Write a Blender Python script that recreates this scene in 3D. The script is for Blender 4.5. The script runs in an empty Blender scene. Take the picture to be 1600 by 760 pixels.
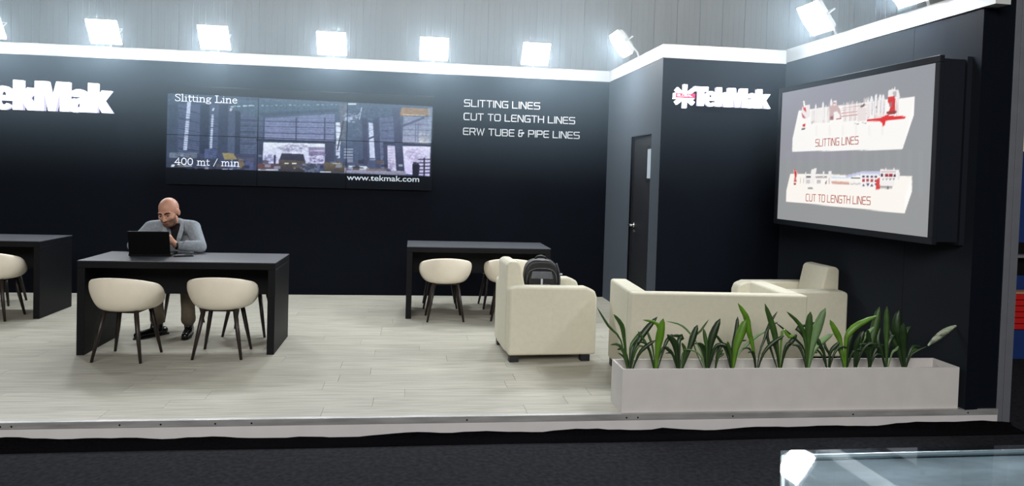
import bpy, bmesh, math, random
import numpy as np
from mathutils import Vector, Matrix

# ---------------------------------------------------------------- camera, world, lights, exposure
sc = bpy.context.scene
COL = sc.collection
random.seed(7)
R = math.radians
yaw, pitch, roll = .1329, -.0309, .0296
Fv = Vector((math.sin(yaw)*math.cos(pitch), math.cos(yaw)*math.cos(pitch), math.sin(pitch)))
R0 = Vector((math.cos(yaw), -math.sin(yaw), 0)); U0 = R0.cross(Fv)
Rv = R0*math.cos(roll) + U0*math.sin(roll); Uv = U0*math.cos(roll) - R0*math.sin(roll)
cam_data = bpy.data.cameras.new('camera'); cam = bpy.data.objects.new('camera', cam_data); COL.objects.link(cam)
cam.matrix_world = Matrix(((Rv.x, Uv.x, -Fv.x, 0), (Rv.y, Uv.y, -Fv.y, 0), (Rv.z, Uv.z, -Fv.z, 1.5271), (0, 0, 0, 1)))
cam_data.sensor_width = 36; cam_data.lens = 36*1157.1/1600; cam_data.shift_y = -71.92/1600
cam_data.clip_end = 200; cam_data.clip_start = .05
sc.camera = cam
world = bpy.data.worlds.new('hall_air'); sc.world = world; world.use_nodes = True
world.node_tree.nodes['Background'].inputs[0].default_value = (.80, .90, 1.0, 1)
world.node_tree.nodes['Background'].inputs[1].default_value = .06
def area(name, loc, target, sx, sy, power, col):
    d = bpy.data.lights.new(name, 'AREA'); d.shape = 'RECTANGLE'; d.size = sx; d.size_y = sy; d.energy = power; d.color = col
    o = bpy.data.objects.new(name, d); COL.objects.link(o); o.location = loc
    o.rotation_euler = (Vector(target) - Vector(loc)).to_track_quat('-Z', 'Y').to_euler(); return o
area('hall_light', (-1.5, -6.0, 6.5), (-.3, 7.0, .4), 10, 4, 1190, (1, .97, .92))
area('hall_light', (2, 12.5, 9.5), (2.5, 16.0, 4.5), 14, 2, 290, (.95, .98, 1))
LAMP = 140.0
sc.view_settings.view_transform = 'Standard'; sc.view_settings.look = 'None'
sc.view_settings.exposure = 0; sc.view_settings.gamma = 1; sc.view_settings.use_curve_mapping = False

# ---------------------------------------------------------------- helpers
def lin(c): c /= 255; return c/12.92 if c <= .04045 else ((c+.055)/1.055)**2.4
def rgb(r, g, b): return (lin(r), lin(g), lin(b), 1)
def mat(name, col, rough=.6, spec=.5, metal=0, noise=None, bump=0, emit=None, strength=0, coat=0, scale=(1, 1, 1), obj_random=0):
    """noise = (scale, amount): mottles the colour; bump: fine relief"""
    m = bpy.data.materials.new(name); m.use_nodes = True; nt = m.node_tree; b = nt.nodes['Principled BSDF']
    b.inputs['Base Color'].default_value = col; b.inputs['Roughness'].default_value = rough
    b.inputs['Specular IOR Level'].default_value = spec; b.inputs['Metallic'].default_value = metal
    b.inputs['Coat Weight'].default_value = coat
    if emit: b.inputs['Emission Color'].default_value = emit; b.inputs['Emission Strength'].default_value = strength
    if noise or bump or obj_random:
        tc = nt.nodes.new('ShaderNodeTexCoord'); mp = nt.nodes.new('ShaderNodeMapping'); mp.inputs['Scale'].default_value = scale
        nt.links.new(tc.outputs['Object'], mp.inputs['Vector'])
        n = nt.nodes.new('ShaderNodeTexNoise'); n.inputs['Scale'].default_value = noise[0] if noise else 200; n.inputs['Detail'].default_value = 5
        nt.links.new(mp.outputs[0], n.inputs['Vector'])
        if noise:
            r = nt.nodes.new('ShaderNodeMapRange'); r.inputs[1].default_value = .3; r.inputs[2].default_value = .7
            r.inputs[3].default_value = 1 - noise[1]; r.inputs[4].default_value = 1 + noise[1]
            nt.links.new(n.outputs[0], r.inputs[0])
            val = r.outputs[0]
            if obj_random:
                oi = nt.nodes.new('ShaderNodeObjectInfo'); rr = nt.nodes.new('ShaderNodeMapRange')
                rr.inputs[3].default_value = 1-obj_random; rr.inputs[4].default_value = 1+obj_random
                nt.links.new(oi.outputs['Random'], rr.inputs[0])
                mu = nt.nodes.new('ShaderNodeMath'); mu.operation = 'MULTIPLY'
                nt.links.new(val, mu.inputs[0]); nt.links.new(rr.outputs[0], mu.inputs[1]); val = mu.outputs[0]
                va = nt.nodes.new('ShaderNodeVectorMath'); va.operation = 'MULTIPLY_ADD'
                cv = nt.nodes.new('ShaderNodeCombineXYZ'); 
                nt.links.new(oi.outputs['Random'], cv.inputs[0]); nt.links.new(oi.outputs['Random'], cv.inputs[1]); nt.links.new(oi.outputs['Random'], cv.inputs[2])
                va.inputs[1].default_value = (37, 53, 71); nt.links.new(cv.outputs[0], va.inputs[0]); nt.links.new(mp.outputs[0], va.inputs[2])
                nt.links.new(va.outputs[0], n.inputs['Vector'])
            h = nt.nodes.new('ShaderNodeVectorMath'); h.operation = 'SCALE'; h.inputs[0].default_value = col[:3]
            nt.links.new(val, h.inputs['Scale']); nt.links.new(h.outputs[0], b.inputs['Base Color'])
        if bump:
            n2 = nt.nodes.new('ShaderNodeTexNoise'); n2.inputs['Scale'].default_value = 260; n2.inputs['Detail'].default_value = 3
            nt.links.new(mp.outputs[0], n2.inputs['Vector'])
            bp = nt.nodes.new('ShaderNodeBump'); bp.inputs['Strength'].default_value = bump; bp.inputs['Distance'].default_value = .004
            nt.links.new(n2.outputs[0], bp.inputs['Height']); nt.links.new(bp.outputs[0], b.inputs['Normal'])
    return m

class MB:
    """collects shapes and links them as ONE mesh object"""
    def __init__(s): s.v = []; s.f = []; s.mi = []
    def add(s, vs, fs, m=0):
        o = len(s.v); s.v += [tuple(p) for p in vs]; s.f += [tuple(i+o for i in f) for f in fs]; s.mi += [m]*len(fs); return s
    def box(s, x0, x1, y0, y1, z0, z1, m=0):
        return s.add([(x0,y0,z0),(x1,y0,z0),(x1,y1,z0),(x0,y1,z0),(x0,y0,z1),(x1,y0,z1),(x1,y1,z1),(x0,y1,z1)],
                     [(0,3,2,1),(4,5,6,7),(0,1,5,4),(1,2,6,5),(2,3,7,6),(3,0,4,7)], m)
    def tube(s, path, rad, n=10, m=0, caps=True):
        path = [Vector(p) for p in path]; rad = rad if isinstance(rad, (list, tuple)) else [rad]*len(path)
        rings = []
        for i, p in enumerate(path):
            t = (path[min(i+1, len(path)-1)] - path[max(i-1, 0)]).normalized()
            a = Vector((0, 0, 1)) if abs(t.z) < .9 else Vector((1, 0, 0))
            u = t.cross(a).normalized(); w = t.cross(u)
            rings.append([p + (u*math.cos(2*math.pi*k/n) + w*math.sin(2*math.pi*k/n))*rad[i] for k in range(n)])
        vs = [q for r in rings for q in r]; fs = []
        for i in range(len(path)-1):
            for k in range(n): fs.append((i*n+k, i*n+(k+1) % n, (i+1)*n+(k+1) % n, (i+1)*n+k))
        if caps: fs += [tuple(range(n))[::-1], tuple(range((len(path)-1)*n, len(path)*n))]
        return s.add(vs, fs, m)
    def prism(s, poly, a0, a1, axis='y', m=0):
        """polygon in the two other axes (in xyz order), extruded along axis"""
        def P(u, w, a): return {'x': (a, u, w), 'y': (u, a, w), 'z': (u, w, a)}[axis]
        n = len(poly); vs = [P(u, w, a0) for u, w in poly] + [P(u, w, a1) for u, w in poly]
        fs = [tuple(range(n)), tuple(range(2*n-1, n-1, -1))] + [(i, i+n, (i+1) % n+n, (i+1) % n) for i in range(n)]
        return s.add(vs, fs, m)
    def ell(s, c, r, nu=16, nv=10, rot=None, m=0):
        vs = []; fs = []
        for j in range(nv+1):
            ph = math.pi*j/nv
            for i in range(nu):
                th = 2*math.pi*i/nu; q = Vector((r[0]*math.sin(ph)*math.cos(th), r[1]*math.sin(ph)*math.sin(th), r[2]*math.cos(ph)))
                if rot: q = rot @ q
                vs.append(q + Vector(c))
        for j in range(nv):
            for i in range(nu): fs.append((j*nu+i, (j+1)*nu+i, (j+1)*nu+(i+1) % nu, j*nu+(i+1) % nu))
        return s.add(vs, fs, m)
    def capsule(s, a, b, ra, rb, n=12):
        a = Vector(a); b = Vector(b); d = (b-a); L = d.length; d = d/L if L > 1e-6 else Vector((0, 0, 1))
        path = []; rad = []
        for k in range(5):
            t = math.pi/2*k/4*.98 + .02; path.append(a - d*ra*math.cos(t)); rad.append(ra*math.sin(t))
        for k in range(5):
            t = math.pi/2*k/4*.98; path.append(b + d*rb*math.sin(t)); rad.append(max(rb*math.cos(t), .001))
        return s.tube(path, rad, n)
    def mesh(s, name, mats):
        me = bpy.data.meshes.new(name); me.from_pydata(s.v, [], s.f)
        for m in (mats if isinstance(mats, (list, tuple)) else [mats]): me.materials.append(m)
        if any(s.mi): me.polygons.foreach_set('material_index', s.mi)
        bm = bmesh.new(); bm.from_mesh(me); bmesh.ops.recalc_face_normals(bm, faces=bm.faces); bm.to_mesh(me); bm.free()
        me.update(); return me
    def build(s, name, mats, parent=None, smooth=False, bevel=0, seg=2, sub=0, solid=0):
        return link(name, s.mesh(name, mats), parent, smooth, bevel, seg, sub, solid)
def link(name, me, parent=None, smooth=False, bevel=0, seg=2, sub=0, solid=0):
    o = bpy.data.objects.new(name, me); COL.objects.link(o)
    if parent: o.parent = parent
    if smooth: me.polygons.foreach_set('use_smooth', [True]*len(me.polygons))
    if solid: md = o.modifiers.new('s', 'SOLIDIFY'); md.thickness = solid; md.offset = -1
    if bevel:
        md = o.modifiers.new('b', 'BEVEL'); md.width = bevel; md.segments = seg; md.limit_method = 'ANGLE'; md.harden_normals = False
        if seg > 1: me.polygons.foreach_set('use_smooth', [True]*len(me.polygons)); md.harden_normals = True
    if sub: md = o.modifiers.new('u', 'SUBSURF'); md.levels = sub; md.render_levels = sub
    return o
def tag(o, label, cat, group=None):
    o['label'] = label; o['category'] = cat
    if group: o['group'] = group
    return o
def thing(name, label, cat, loc=(0, 0, 0), rz=0, group=None):
    o = bpy.data.objects.new(name, None); COL.objects.link(o); o.location = loc; o.rotation_euler = (0, 0, rz); o.empty_display_size = .1
    return tag(o, label, cat, group)
def struct(o): o['kind'] = 'structure'; return o
def dup(root, loc, rz, label, group=None):
    r = root.copy(); COL.objects.link(r); r.location = loc; r.rotation_euler = (0, 0, rz); r['label'] = label
    if group: r['group'] = group
    for ch in list(root.children):
        c = ch.copy(); COL.objects.link(c); c.parent = r
        for g in list(ch.children):
            d = g.copy(); COL.objects.link(d); d.parent = c
    return r

# ---------------------------------------------------------------- materials
M_wall = mat('black_wall_paint', (.0017, .0028, .0064, 1), .6, .05, noise=(3, .12))
for _k, _v in (('Sheen Weight', 0.2), ('Sheen Roughness', .45), ('Sheen Tint', (.72, .86, 1, 1))): M_wall.node_tree.nodes['Principled BSDF'].inputs[_k].default_value = _v
M_beam = mat('white_beam_paint', rgb(200, 202, 202), .5, .4, noise=(4, .04))
M_plank = mat('grey_oak_laminate', rgb(172, 169, 157), .42, .3, noise=(6, .24), scale=(.5, 12, 1), obj_random=.045)
M_deck = mat('deck_joint', rgb(120, 116, 106), .8)
M_alu = mat('aluminium', rgb(176, 176, 176), .36, .5, .45, noise=(6, .25), scale=(.6, 4, 4))
M_fascia = mat('white_fascia', rgb(205, 203, 205), .6, .3, noise=(5, .05))
M_carpet = mat('charcoal_carpet', rgb(35, 36, 41), .95, .1, noise=(34, .45), bump=.8)
M_strip = mat('black_felt', rgb(10, 10, 13), .95, .03, noise=(60, .4), bump=.5)
M_hall = mat('hall_panel_grey', rgb(176, 178, 176), .6, .3, noise=(1.5, .05), scale=(3, 1, .3), obj_random=.03)
M_table = mat('black_table_laminate', rgb(14, 15, 19), .5, .15, noise=(40, .2), bump=.1)
M_top = mat('table_top_sheen', rgb(64, 67, 73), .36, .9, noise=(40, .15), scale=(1, 6, 1))  # black top with its base colour lightened to stand in for sheen
M_cream = mat('cream_vinyl', rgb(228, 219, 202), .5, .35, noise=(6, .05), bump=.12)
M_leg = mat('dark_walnut_stain', rgb(34, 26, 23), .4, .4, noise=(12, .2), scale=(4, 4, .5))
M_ivory = mat('ivory_fabric', rgb(206, 202, 184), .75, .2, noise=(30, .03), bump=.3)
M_ivory2 = mat('ivory_cushion', rgb(212, 208, 192), .7, .2, noise=(20, .03), bump=.2)
M_foot = mat('black_foot', rgb(18, 18, 20), .5)
M_planter = mat('white_planter', rgb(204, 200, 198), .6, .3, noise=(9, .035))
M_soil = mat('dry_soil', rgb(96, 92, 84), .95, .1, noise=(25, .35), bump=1)
M_bezel = mat('display_bezel', rgb(8, 8, 10), .25, .5)
M_lid = mat('laptop_black', rgb(5, 5, 6), .5, .12)
M_black = mat('black_plastic', rgb(9, 9, 11), .45, .4)
M_lampb = mat('white_lamp_housing', rgb(225, 228, 230), .4)
M_steel = mat('polished_steel', rgb(215, 215, 215), .15, .5, 1)
M_letter = mat('white_acrylic_letter', rgb(196, 200, 204), .4, .4)
M_glow = mat('lit_sign_white', rgb(240, 240, 250), .4, .3, emit=(.93, .93, 1, 1), strength=2.6)
M_signside = mat('lit_sign_side', rgb(215, 215, 235), .4, .3, emit=(.72, .70, 1, 1), strength=.75)
M_bartext = mat('bar_text_white', rgb(240, 225, 232), .4, .3, emit=rgb(250, 226, 236), strength=.8)
M_red = mat('lit_sign_red', rgb(190, 30, 70), .4, .3, emit=rgb(205, 40, 88), strength=.9)
M_lens = mat('lamp_lens', (1, 1, 1, 1), .3, .3, emit=(.93, .97, 1, 1), strength=LAMP)
M_frame = mat('charcoal_frame', rgb(26, 30, 37), .6, .1)
M_door = mat('black_door', (.006, .007, .010, 1), .5, .4)
M_pane = mat('frosted_pane', rgb(150, 160, 168), .35, .5, emit=rgb(120, 128, 135), strength=.5)  # emission paints brightness into the pane; no lamp is behind it

# ---------------------------------------------------------------- setting: stage, walls, hall
BY, X1, BY2 = 9.128, 2.416, 7.098
XL, XR, FY = -6.6, 4.05, 4.588
RWA = Vector((3.704, 7.098, 0)); RWang = math.atan2(4.6-7.098, 3.79-3.704)     # right wall runs from its inner corner towards the viewer
floor = struct(MB().box(XL, XR, FY+.03, BY+.02, -.12, -.012).build('floor', M_deck))
pl_me = [MB().box(-.645, .645, -.0935, .0935, -.0118, 0).mesh('plank', M_plank) for _ in range(1)]
row = 0; y = FY+.032
while y < BY-.02:
    x = XL - random.random()*1.2
    d = min(.19, BY-y)
    while x < XR:
        x0, x1 = max(x, XL), min(x+1.29, XR)
        if x1-x0 > .05:
            o = bpy.data.objects.new('plank', pl_me[0]); COL.objects.link(o); o.parent = floor
            o.location = ((x0+x1)/2, y+d/2, -.0004*random.random()); o.scale = ((x1-x0)/1.2905, d/.1885, 1)
        x += 1.2915
    y += .19
# nosing + fascia
nose = MB().box(XL, XR, FY-.004, FY+.032, -.004, .002).box(XL, XR, FY-.006, FY-.001, -.037, .002)
t1 = struct(nose.build('trim_1', M_alu, bevel=.0015, seg=1))
for sx in (-2.27, -1.68, -1.45, -1.14, -.93, .37, 1.40, 1.475, 2.12, 2.97, 3.82, -2.33, -3.1):
    MB().tube([(sx, FY-.0055, -.021), (sx, FY-.0085, -.021)], [.0065, .004], 8).build('screw', M_black, t1)
struct(MB().box(XL, XR, FY, FY+.02, -.12, -.005).build('trim_2', M_fascia))
struct(MB().box(-14, 18, -4, FY+.001, -.2, -.12).box(-14, XL, FY, 17, -.2, -.12).box(XR, 18, FY, 17, -.2, -.12).box(XL, XR, BY+.2, 17, -.2, -.12).build('floor_hall', M_carpet))
# black felt strip curling up along the fascia
mb = MB(); N = 150; vs = []; fs = []
for i in range(N+1):
    x = XL + (XR+.1-XL)*i/N
    w = .0085*math.sin(x*2.1)+.006*math.sin(x*5.3+1)+.005*math.sin(x*11+2)+random.uniform(-.0025, .0025)
    w += .010*math.exp(-((x+1.58)/.13)**2)
    top = -.101 + w + (.010 if x > 1.6 else 0)
    for (yy, zz) in ((FY-.165+.006*math.sin(x*3), -.1185), (FY-.06, -.113), (FY-.018, -.110), (FY-.008, top), (FY-.003, top-.006), (FY-.012, -.117), (FY-.16, -.1195)):
        vs.append((x, yy, zz))
for i in range(N):
    for k in range(7): fs.append((i*7+k, i*7+(k+1) % 7, (i+1)*7+(k+1) % 7, (i+1)*7+k))
tag(mb.add(vs, fs).build('felt_strip', M_strip, smooth=True), 'black felt strip with a wavy edge curled up along the white platform foot', 'carpet strip')

ZW = 2.722; ZT = 2.858
struct(MB().box(XL, X1+.1, BY, BY+.1, -.1, ZW).build('wall_back', M_wall))
struct(MB().box(XL, X1+.1, BY-.006, BY+.11, ZW, ZT).build('trim_3', M_beam, bevel=.003, seg=1))
# side wall with door opening
D0, D1, DH = 7.38, 8.09, 1.985
struct(MB().box(X1, X1+.1, BY2, D0, 0, ZW).box(X1, X1+.1, D1, BY-.001, 0, ZW).box(X1, X1+.1, D0, D1, DH, ZW).build('wall_side', M_wall))
struct(MB().box(X1-.006, X1+.11, BY2-.006, BY-.007, ZW, ZT).build('trim_4', M_beam, bevel=.003, seg=1))
struct(MB().box(X1+.1, 3.9, BY2, BY2+.1, 0, ZW).box(X1+.0001, X1+.1, BY2-.0005, BY2+.1, 0, ZW-.0005).build('wall_corner', M_wall))
struct(MB().box(X1+.105, 3.9, BY2-.006, BY2+.11, ZW, ZT).build('trim_5', M_beam, bevel=.003, seg=1))
wr = struct(MB().box(.0, 1.85, 0, .1, 0, ZW+.015).box(1.853, 2.52, 0, .1, 0, ZW+.015).box(1.8, 1.9, .004, .09, 0, ZW+.01).build('wall_right', M_wall))
wr.location = RWA; wr.rotation_euler = (0, 0, RWang)
tb = struct(MB().add([(.0, -.006, ZW+.01), (2.62, -.006, ZW+.03), (2.62, .11, ZW+.03), (0, .11, ZW+.01), (0, -.006, ZT+.008), (2.62, -.006, ZT+.02), (2.62, .11, ZT+.02), (0, .11, ZT+.008)],
     [(0,3,2,1),(4,5,6,7),(0,1,5,4),(1,2,6,5),(2,3,7,6),(3,0,4,7)]).build('trim_6', M_beam)); tb.location = RWA; tb.rotation_euler = (0, 0, RWang)
# closing post at the right end of the stand
struct(MB().box(3.795, 4.048, 4.60, 4.75, 0, 3.4).build('trim_7', M_wall, bevel=.002, seg=1))
M_post = mat('grey_post', rgb(98, 100, 108), .5, .4, noise=(8, .06))
for k, (a, b) in enumerate(((4.062, 4.108), (4.111, 4.168))):
    tag(MB().box(a, b, 4.612, 4.66, -.12, 3.4).build('stand_post', M_post, bevel=.002, seg=1),
        ['grey aluminium post touching the black end wall', 'grey aluminium post beside the neighbouring blue stand, right of its twin'][k], 'post')
# door
dr = struct(bpy.data.objects.new('door_1', None)); COL.objects.link(dr)
MB().box(X1+.035, X1+.075, D0+.008, D1-.008, .006, DH-.01).build('leaf', M_door, dr)
mbf = MB().box(X1+.02, X1+.09, D0, D0+.008, 0, DH).box(X1+.02, X1+.09, D1-.008, D1, 0, DH).box(X1+.02, X1+.09, D0, D1, DH-.008, DH)
mbf.build('door_frame', M_door, dr)
vf = MB().box(X1+.028, X1+.036, 7.385, 7.62, 1.495, 1.525).box(X1+.028, X1+.036, 7.385, 7.62, 1.835, 1.865).box(X1+.028, X1+.036, 7.59, 7.62, 1.525, 1.835).build('pane_frame', M_black, dr)
MB().box(X1+.031, X1+.037, 7.395, 7.59, 1.525, 1.835).build('pane', M_pane, vf)
hd = MB().tube([(X1+.036, 8.0, 1.0), (X1+.026, 8.0, 1.0)], .026, 16).tube([(X1+.03, 8.0, 1.0), (X1-.03, 8.0, 1.0)], .010, 10).tube([(X1-.028, 8.005, 1.0), (X1-.03, 7.95, 1.002), (X1-.026, 7.88, 1.0)], [.011, .010, .008], 10)
hd.build('door_handle', M_steel, dr, smooth=True)
MB().tube([(X1+.036, 8.0, .93), (X1+.028, 8.0, .93)], .017, 14).build('keyhole_plate', M_steel, dr)

# hall wall behind the stand
HW = 16.0
wh = struct(MB().box(-11, 17, HW+.025, HW+.15, -.12, 9).build('wall_hall', M_hall))
PW = .528
pm = MB().box(-PW/2+.0075, PW/2-.0075, 0, .024, -.12, 9)
for k in (-.12, .0, .12): pm.prism([(k-.014, 0), (k-.008, -.003), (k+.008, -.003), (k+.014, 0)], -.12, 9, 'z')
pm = pm.mesh('wall_panel', M_hall); x = -10.9
while x < 16.9:
    o = bpy.data.objects.new('wall_panel', pm); COL.objects.link(o); o.parent = wh; o.location = (x, HW, 0); x += PW

# ---------------------------------------------------------------- floodlights
def flood(loc, rz, label, tilt=36):
    t = thing('floodlight', label, 'floodlight', loc, rz, 'floodlights along the white beam')
    # local: front is -y, origin on the beam's top edge, above the wall face
    Rm = Matrix.Rotation(R(tilt), 3, 'X'); c = Vector((0, -.19, .135))
    def P(x, y, z): return c + Rm @ Vector((x, y, z))     # plate local: normal -y
    vs = [P(sx*w, yy, sz*h) for yy, w, h in ((0, .168, .150), (.05, .148, .125), (.085, .09, .07)) for sx, sz in ((-1, -1), (1, -1), (1, 1), (-1, 1))]
    fs = [(0, 1, 2, 3), (8, 11, 10, 9)] + [(a*4+k, a*4+(k+1) % 4, a*4+4+(k+1) % 4, a*4+4+k) for a in (0, 1) for k in range(4)]
    MB().add(vs, fs).build('housing', M_lampb, t)
    n, vs, fs = 10, [], []
    for j in range(n+1):
        for i in range(n+1):
            u, w = 2*i/n-1, 2*j/n-1
            vs.append(P(u*.161, -.006-.055*(1-u**2)**.5*(1-w**2)**.5 if abs(u) < 1 and abs(w) < 1 else -.006, w*.143))
    for j in range(n):
        for i in range(n): fs.append((j*(n+1)+i, j*(n+1)+i+1, (j+1)*(n+1)+i+1, (j+1)*(n+1)+i))
    MB().add(vs, fs).build('lens', M_lens, t, smooth=True)
    MB().tube([(0, .02, .0), (0, .0, .055), tuple(P(0, .088, 0))], .012, 8).build('arm', M_lampb, t)
    MB().tube([tuple(P(-.168, .02, 0)), tuple(P(-.168, .1, 0)), tuple(P(.168, .1, 0)), tuple(P(.168, .02, 0))], .008, 6).build('bracket', M_lampb, t)
    return t
for x, l in ((-4.72, 'floodlight on the back beam cut by the left frame edge'), (-3.50, 'floodlight on the back beam above the white lit lettering'),
             (-2.31, 'floodlight on the back beam above the left third of the video wall'), (-.99, 'floodlight on the back beam above the middle of the video wall'),
             (.205, 'floodlight on the back beam above the right edge of the video wall'), (1.435, 'floodlight on the back beam above the three lines of lettering')):
    flood((x, BY, ZT), 0, l)
flood((X1, 7.98, ZT), R(-90), 'floodlight on the short beam above the black door, seen edge on', 36)
for s, l in ((.80, 'floodlight on the right beam above the far end of the lightbox'), (1.97, 'floodlight on the right beam cut by the top frame edge')):
    p = RWA + Vector((math.cos(RWang), math.sin(RWang), 0))*s
    flood((p.x, p.y, ZT+.012), RWang, l)

# ---------------------------------------------------------------- lettering
ST = {'S': [[(1.1,1),(.12,1),(0,.9),(0,.62),(.12,.52),(1,.52),(1.12,.42),(1.12,.1),(1,0),(0,0)]], 'L': [[(0,1),(0,0),(1,0)]], 'I': [[(0,1),(0,0)]],
      'T': [[(0,1),(1.05,1)],[(.525,1),(.525,0)]], 'N': [[(0,0),(0,.97),(.12,1),(1.0,.02),(1.1,0),(1.1,1)]], 'G': [[(1.1,.98),(.15,1),(0,.86),(0,.14),(.15,0),(1.1,0),(1.1,.48),(.55,.48)]],
      'E': [[(1,1),(.12,1),(0,.88),(0,.12),(.12,0),(1,0)],[(0,.52),(.92,.52)]], 'C': [[(1.05,1),(.15,1),(0,.86),(0,.14),(.15,0),(1.05,0)]], 'U': [[(0,1),(0,.14),(.15,0),(.95,0),(1.1,.14),(1.1,1)]],
      'O': [[(.15,1),(1,1),(1.15,.86),(1.15,.14),(1,0),(.15,0),(0,.14),(0,.86),(.15,1)]], 'H': [[(0,1),(0,0)],[(1.1,1),(1.1,0)],[(0,.52),(1.1,.52)]],
      'R': [[(0,0),(0,1),(.95,1),(1.08,.9),(1.08,.56),(.95,.46),(.1,.46)],[(.7,.46),(1.08,0)]], 'W': [[(0,1),(.38,0),(.75,.92),(1.12,0),(1.5,1)]], 'B': [[(0,0),(0,1),(.92,1),(1.05,.9),(1.05,.62),(.95,.52),(0,.52)],[(.95,.52),(1.08,.42),(1.08,.1),(.95,0),(0,0)]],
      '&': [[(1.05,.62),(.7,.62),(.7,.12),(.58,0),(.14,0),(0,.1),(0,.42),(.12,.52),(.55,.52)],[(.12,.52),(.06,.62),(.06,.92),(.16,1),(.72,1)],[(.7,.5),(1.05,.5)]], 'P': [[(0,0),(0,1),(.95,1),(1.08,.9),(1.08,.54),(.95,.44),(.1,.44)]], 'A': [[(0,0),(.5,1),(.62,1),(1.12,0)],[(.2,.36),(.92,.36)]]}
ADV = {'I': 0, 'W': 1.5, 'L': 1.0, 'T': 1.05, 'E': 1.0, 'O': 1.15}
SERIF = {'S': ([[(.52,.78),(.50,.95),(.33,1),(.14,.96),(.06,.82),(.14,.66),(.42,.46),(.53,.30),(.50,.1),(.30,0),(.12,.03),(.05,.2)]], .10, .60), 'l': ([[(.17,1.03),(.17,0)],[(.04,0),(.30,0)],[(.04,1.02),(.17,1.02)]], .13, .34), 'i': ([[(.17,.66),(.17,0)],[(.04,0),(.30,0)],[(.04,.65),(.17,.65)],[(.16,.9),(.18,.9)]], .13, .34),
         't': ([[(.16,.86),(.16,.1),(.24,.01),(.36,.06)],[(.02,.64),(.36,.64)]], .11, .39), 'n': ([[(.14,.66),(.14,0)],[(.02,0),(.26,0)],[(.03,.65),(.14,.65)],[(.14,.5),(.26,.64),(.42,.66),(.50,.52),(.50,0)],[(.38,0),(.62,0)]], .12, .66), 'g': ([[(.44,.52),(.34,.66),(.16,.64),(.08,.48),(.16,.32),(.34,.30),(.44,.44),(.44,.55)],[(.40,.62),(.56,.66)],[(.16,.30),(.08,.16),(.20,.08),(.44,.04),(.52,-.08),(.44,-.22),(.18,-.24),(.05,-.12),(.14,.0)]], .09, .58),
         'L': ([[(.18,1),(.18,0)],[(.03,1),(.33,1)],[(.03,0),(.62,0),(.64,.24)]], .12, .70), 'e': ([[(.08,.36),(.48,.36),(.46,.56),(.30,.67),(.12,.56),(.06,.34),(.14,.1),(.30,.0),(.50,.1)]], .10, .56), '4': ([[(.42,0),(.42,1),(.04,.30),(.60,.30)],[(.28,0),(.56,0)]], .11, .66), '0': ([[(.30,1),(.50,.84),(.54,.5),(.50,.16),(.30,0),(.10,.16),(.06,.5),(.10,.84),(.30,1)]], .12, .64),
         'm': ([[(.14,.66),(.14,0)],[(.02,0),(.26,0)],[(.03,.65),(.14,.65)],[(.14,.5),(.26,.64),(.38,.66),(.46,.52),(.46,0)],[(.36,0),(.58,0)],[(.46,.5),(.58,.64),(.70,.66),(.78,.52),(.78,0)],[(.68,0),(.90,0)]], .11, .94), '/': ([[(.05,-.1),(.45,1.05)]], .08, .5), ' ': ([], .1, .34)}
def stroke(mb, pts, th, f, d0, d1):
    """flat ribbon prism along pts; f(u,w,depth) -> 3-D point"""
    n = len(pts); L = []; Rr = []
    for i in range(n):
        p = Vector(pts[i]); a = (p-Vector(pts[i-1])).normalized() if i else None; b = (Vector(pts[i+1])-p).normalized() if i < n-1 else None
        if a is None: a = b
        if b is None: b = a
        t = (a+b); t = t.normalized() if t.length > 1e-3 else a
        nn = Vector((-t.y, t.x)); k = th/2/max(.45, nn.dot(Vector((-a.y, a.x))))
        e = Vector((0, 0))
        if i == 0: e = -a*th*.45
        if i == n-1: e = b*th*.45
        L.append(p+nn*k+e); Rr.append(p-nn*k+e)
    vs = [f(q.x, q.y, d) for d in (d0, d1) for side in (L, Rr) for q in side]; fs = []
    for i in range(n-1):
        fs += [(i, i+1, n+i+1, n+i), (2*n+i, 3*n+i, 3*n+i+1, 2*n+i+1), (i, 2*n+i, 2*n+i+1, i+1), (n+i, n+i+1, 3*n+i+1, 3*n+i)]
    fs += [(0, n, 3*n, 2*n), (n-1, 3*n-1, 4*n-1, 2*n-1)]
    mb.add(vs, fs)
def techno_width(s, gap, space): 
    return sum(space if c == ' ' else ADV.get(c, 1.1)+gap for c in s)-gap
def techno(s, f, h, width, th, d0, d1, m, parent, name='letter', joined=False):
    gap = .36; sp = .66; k = width/techno_width(s, gap, sp); x = 0; J = MB()
    for c in s:
        if c == ' ': x += sp; continue
        mb = J if joined else MB()
        for pl in ST[c]: stroke(mb, [((px+x)*k, pz*h) for px, pz in pl], th, f, d0, d1)
        if not joined: mb.build(name, m, parent)
        x += ADV.get(c, 1.1)+gap
    if joined: J.build(name, m, parent)
def serif(s, f, h, width, d0, d1, m, parent, name):
    k = width/sum(SERIF[c][2] for c in s); x = 0; J = MB()
    for c in s:
        st, th, adv = SERIF[c]
        for i, pl in enumerate(st): stroke(J, [((px+x)*k, pz*h) for px, pz in pl], (th*.98 if (len(pl) > 2 or pl[0][0] == pl[1][0]) else .075)*h, f, d0, d1)
        x += adv
    J.build(name, m, parent)
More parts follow.
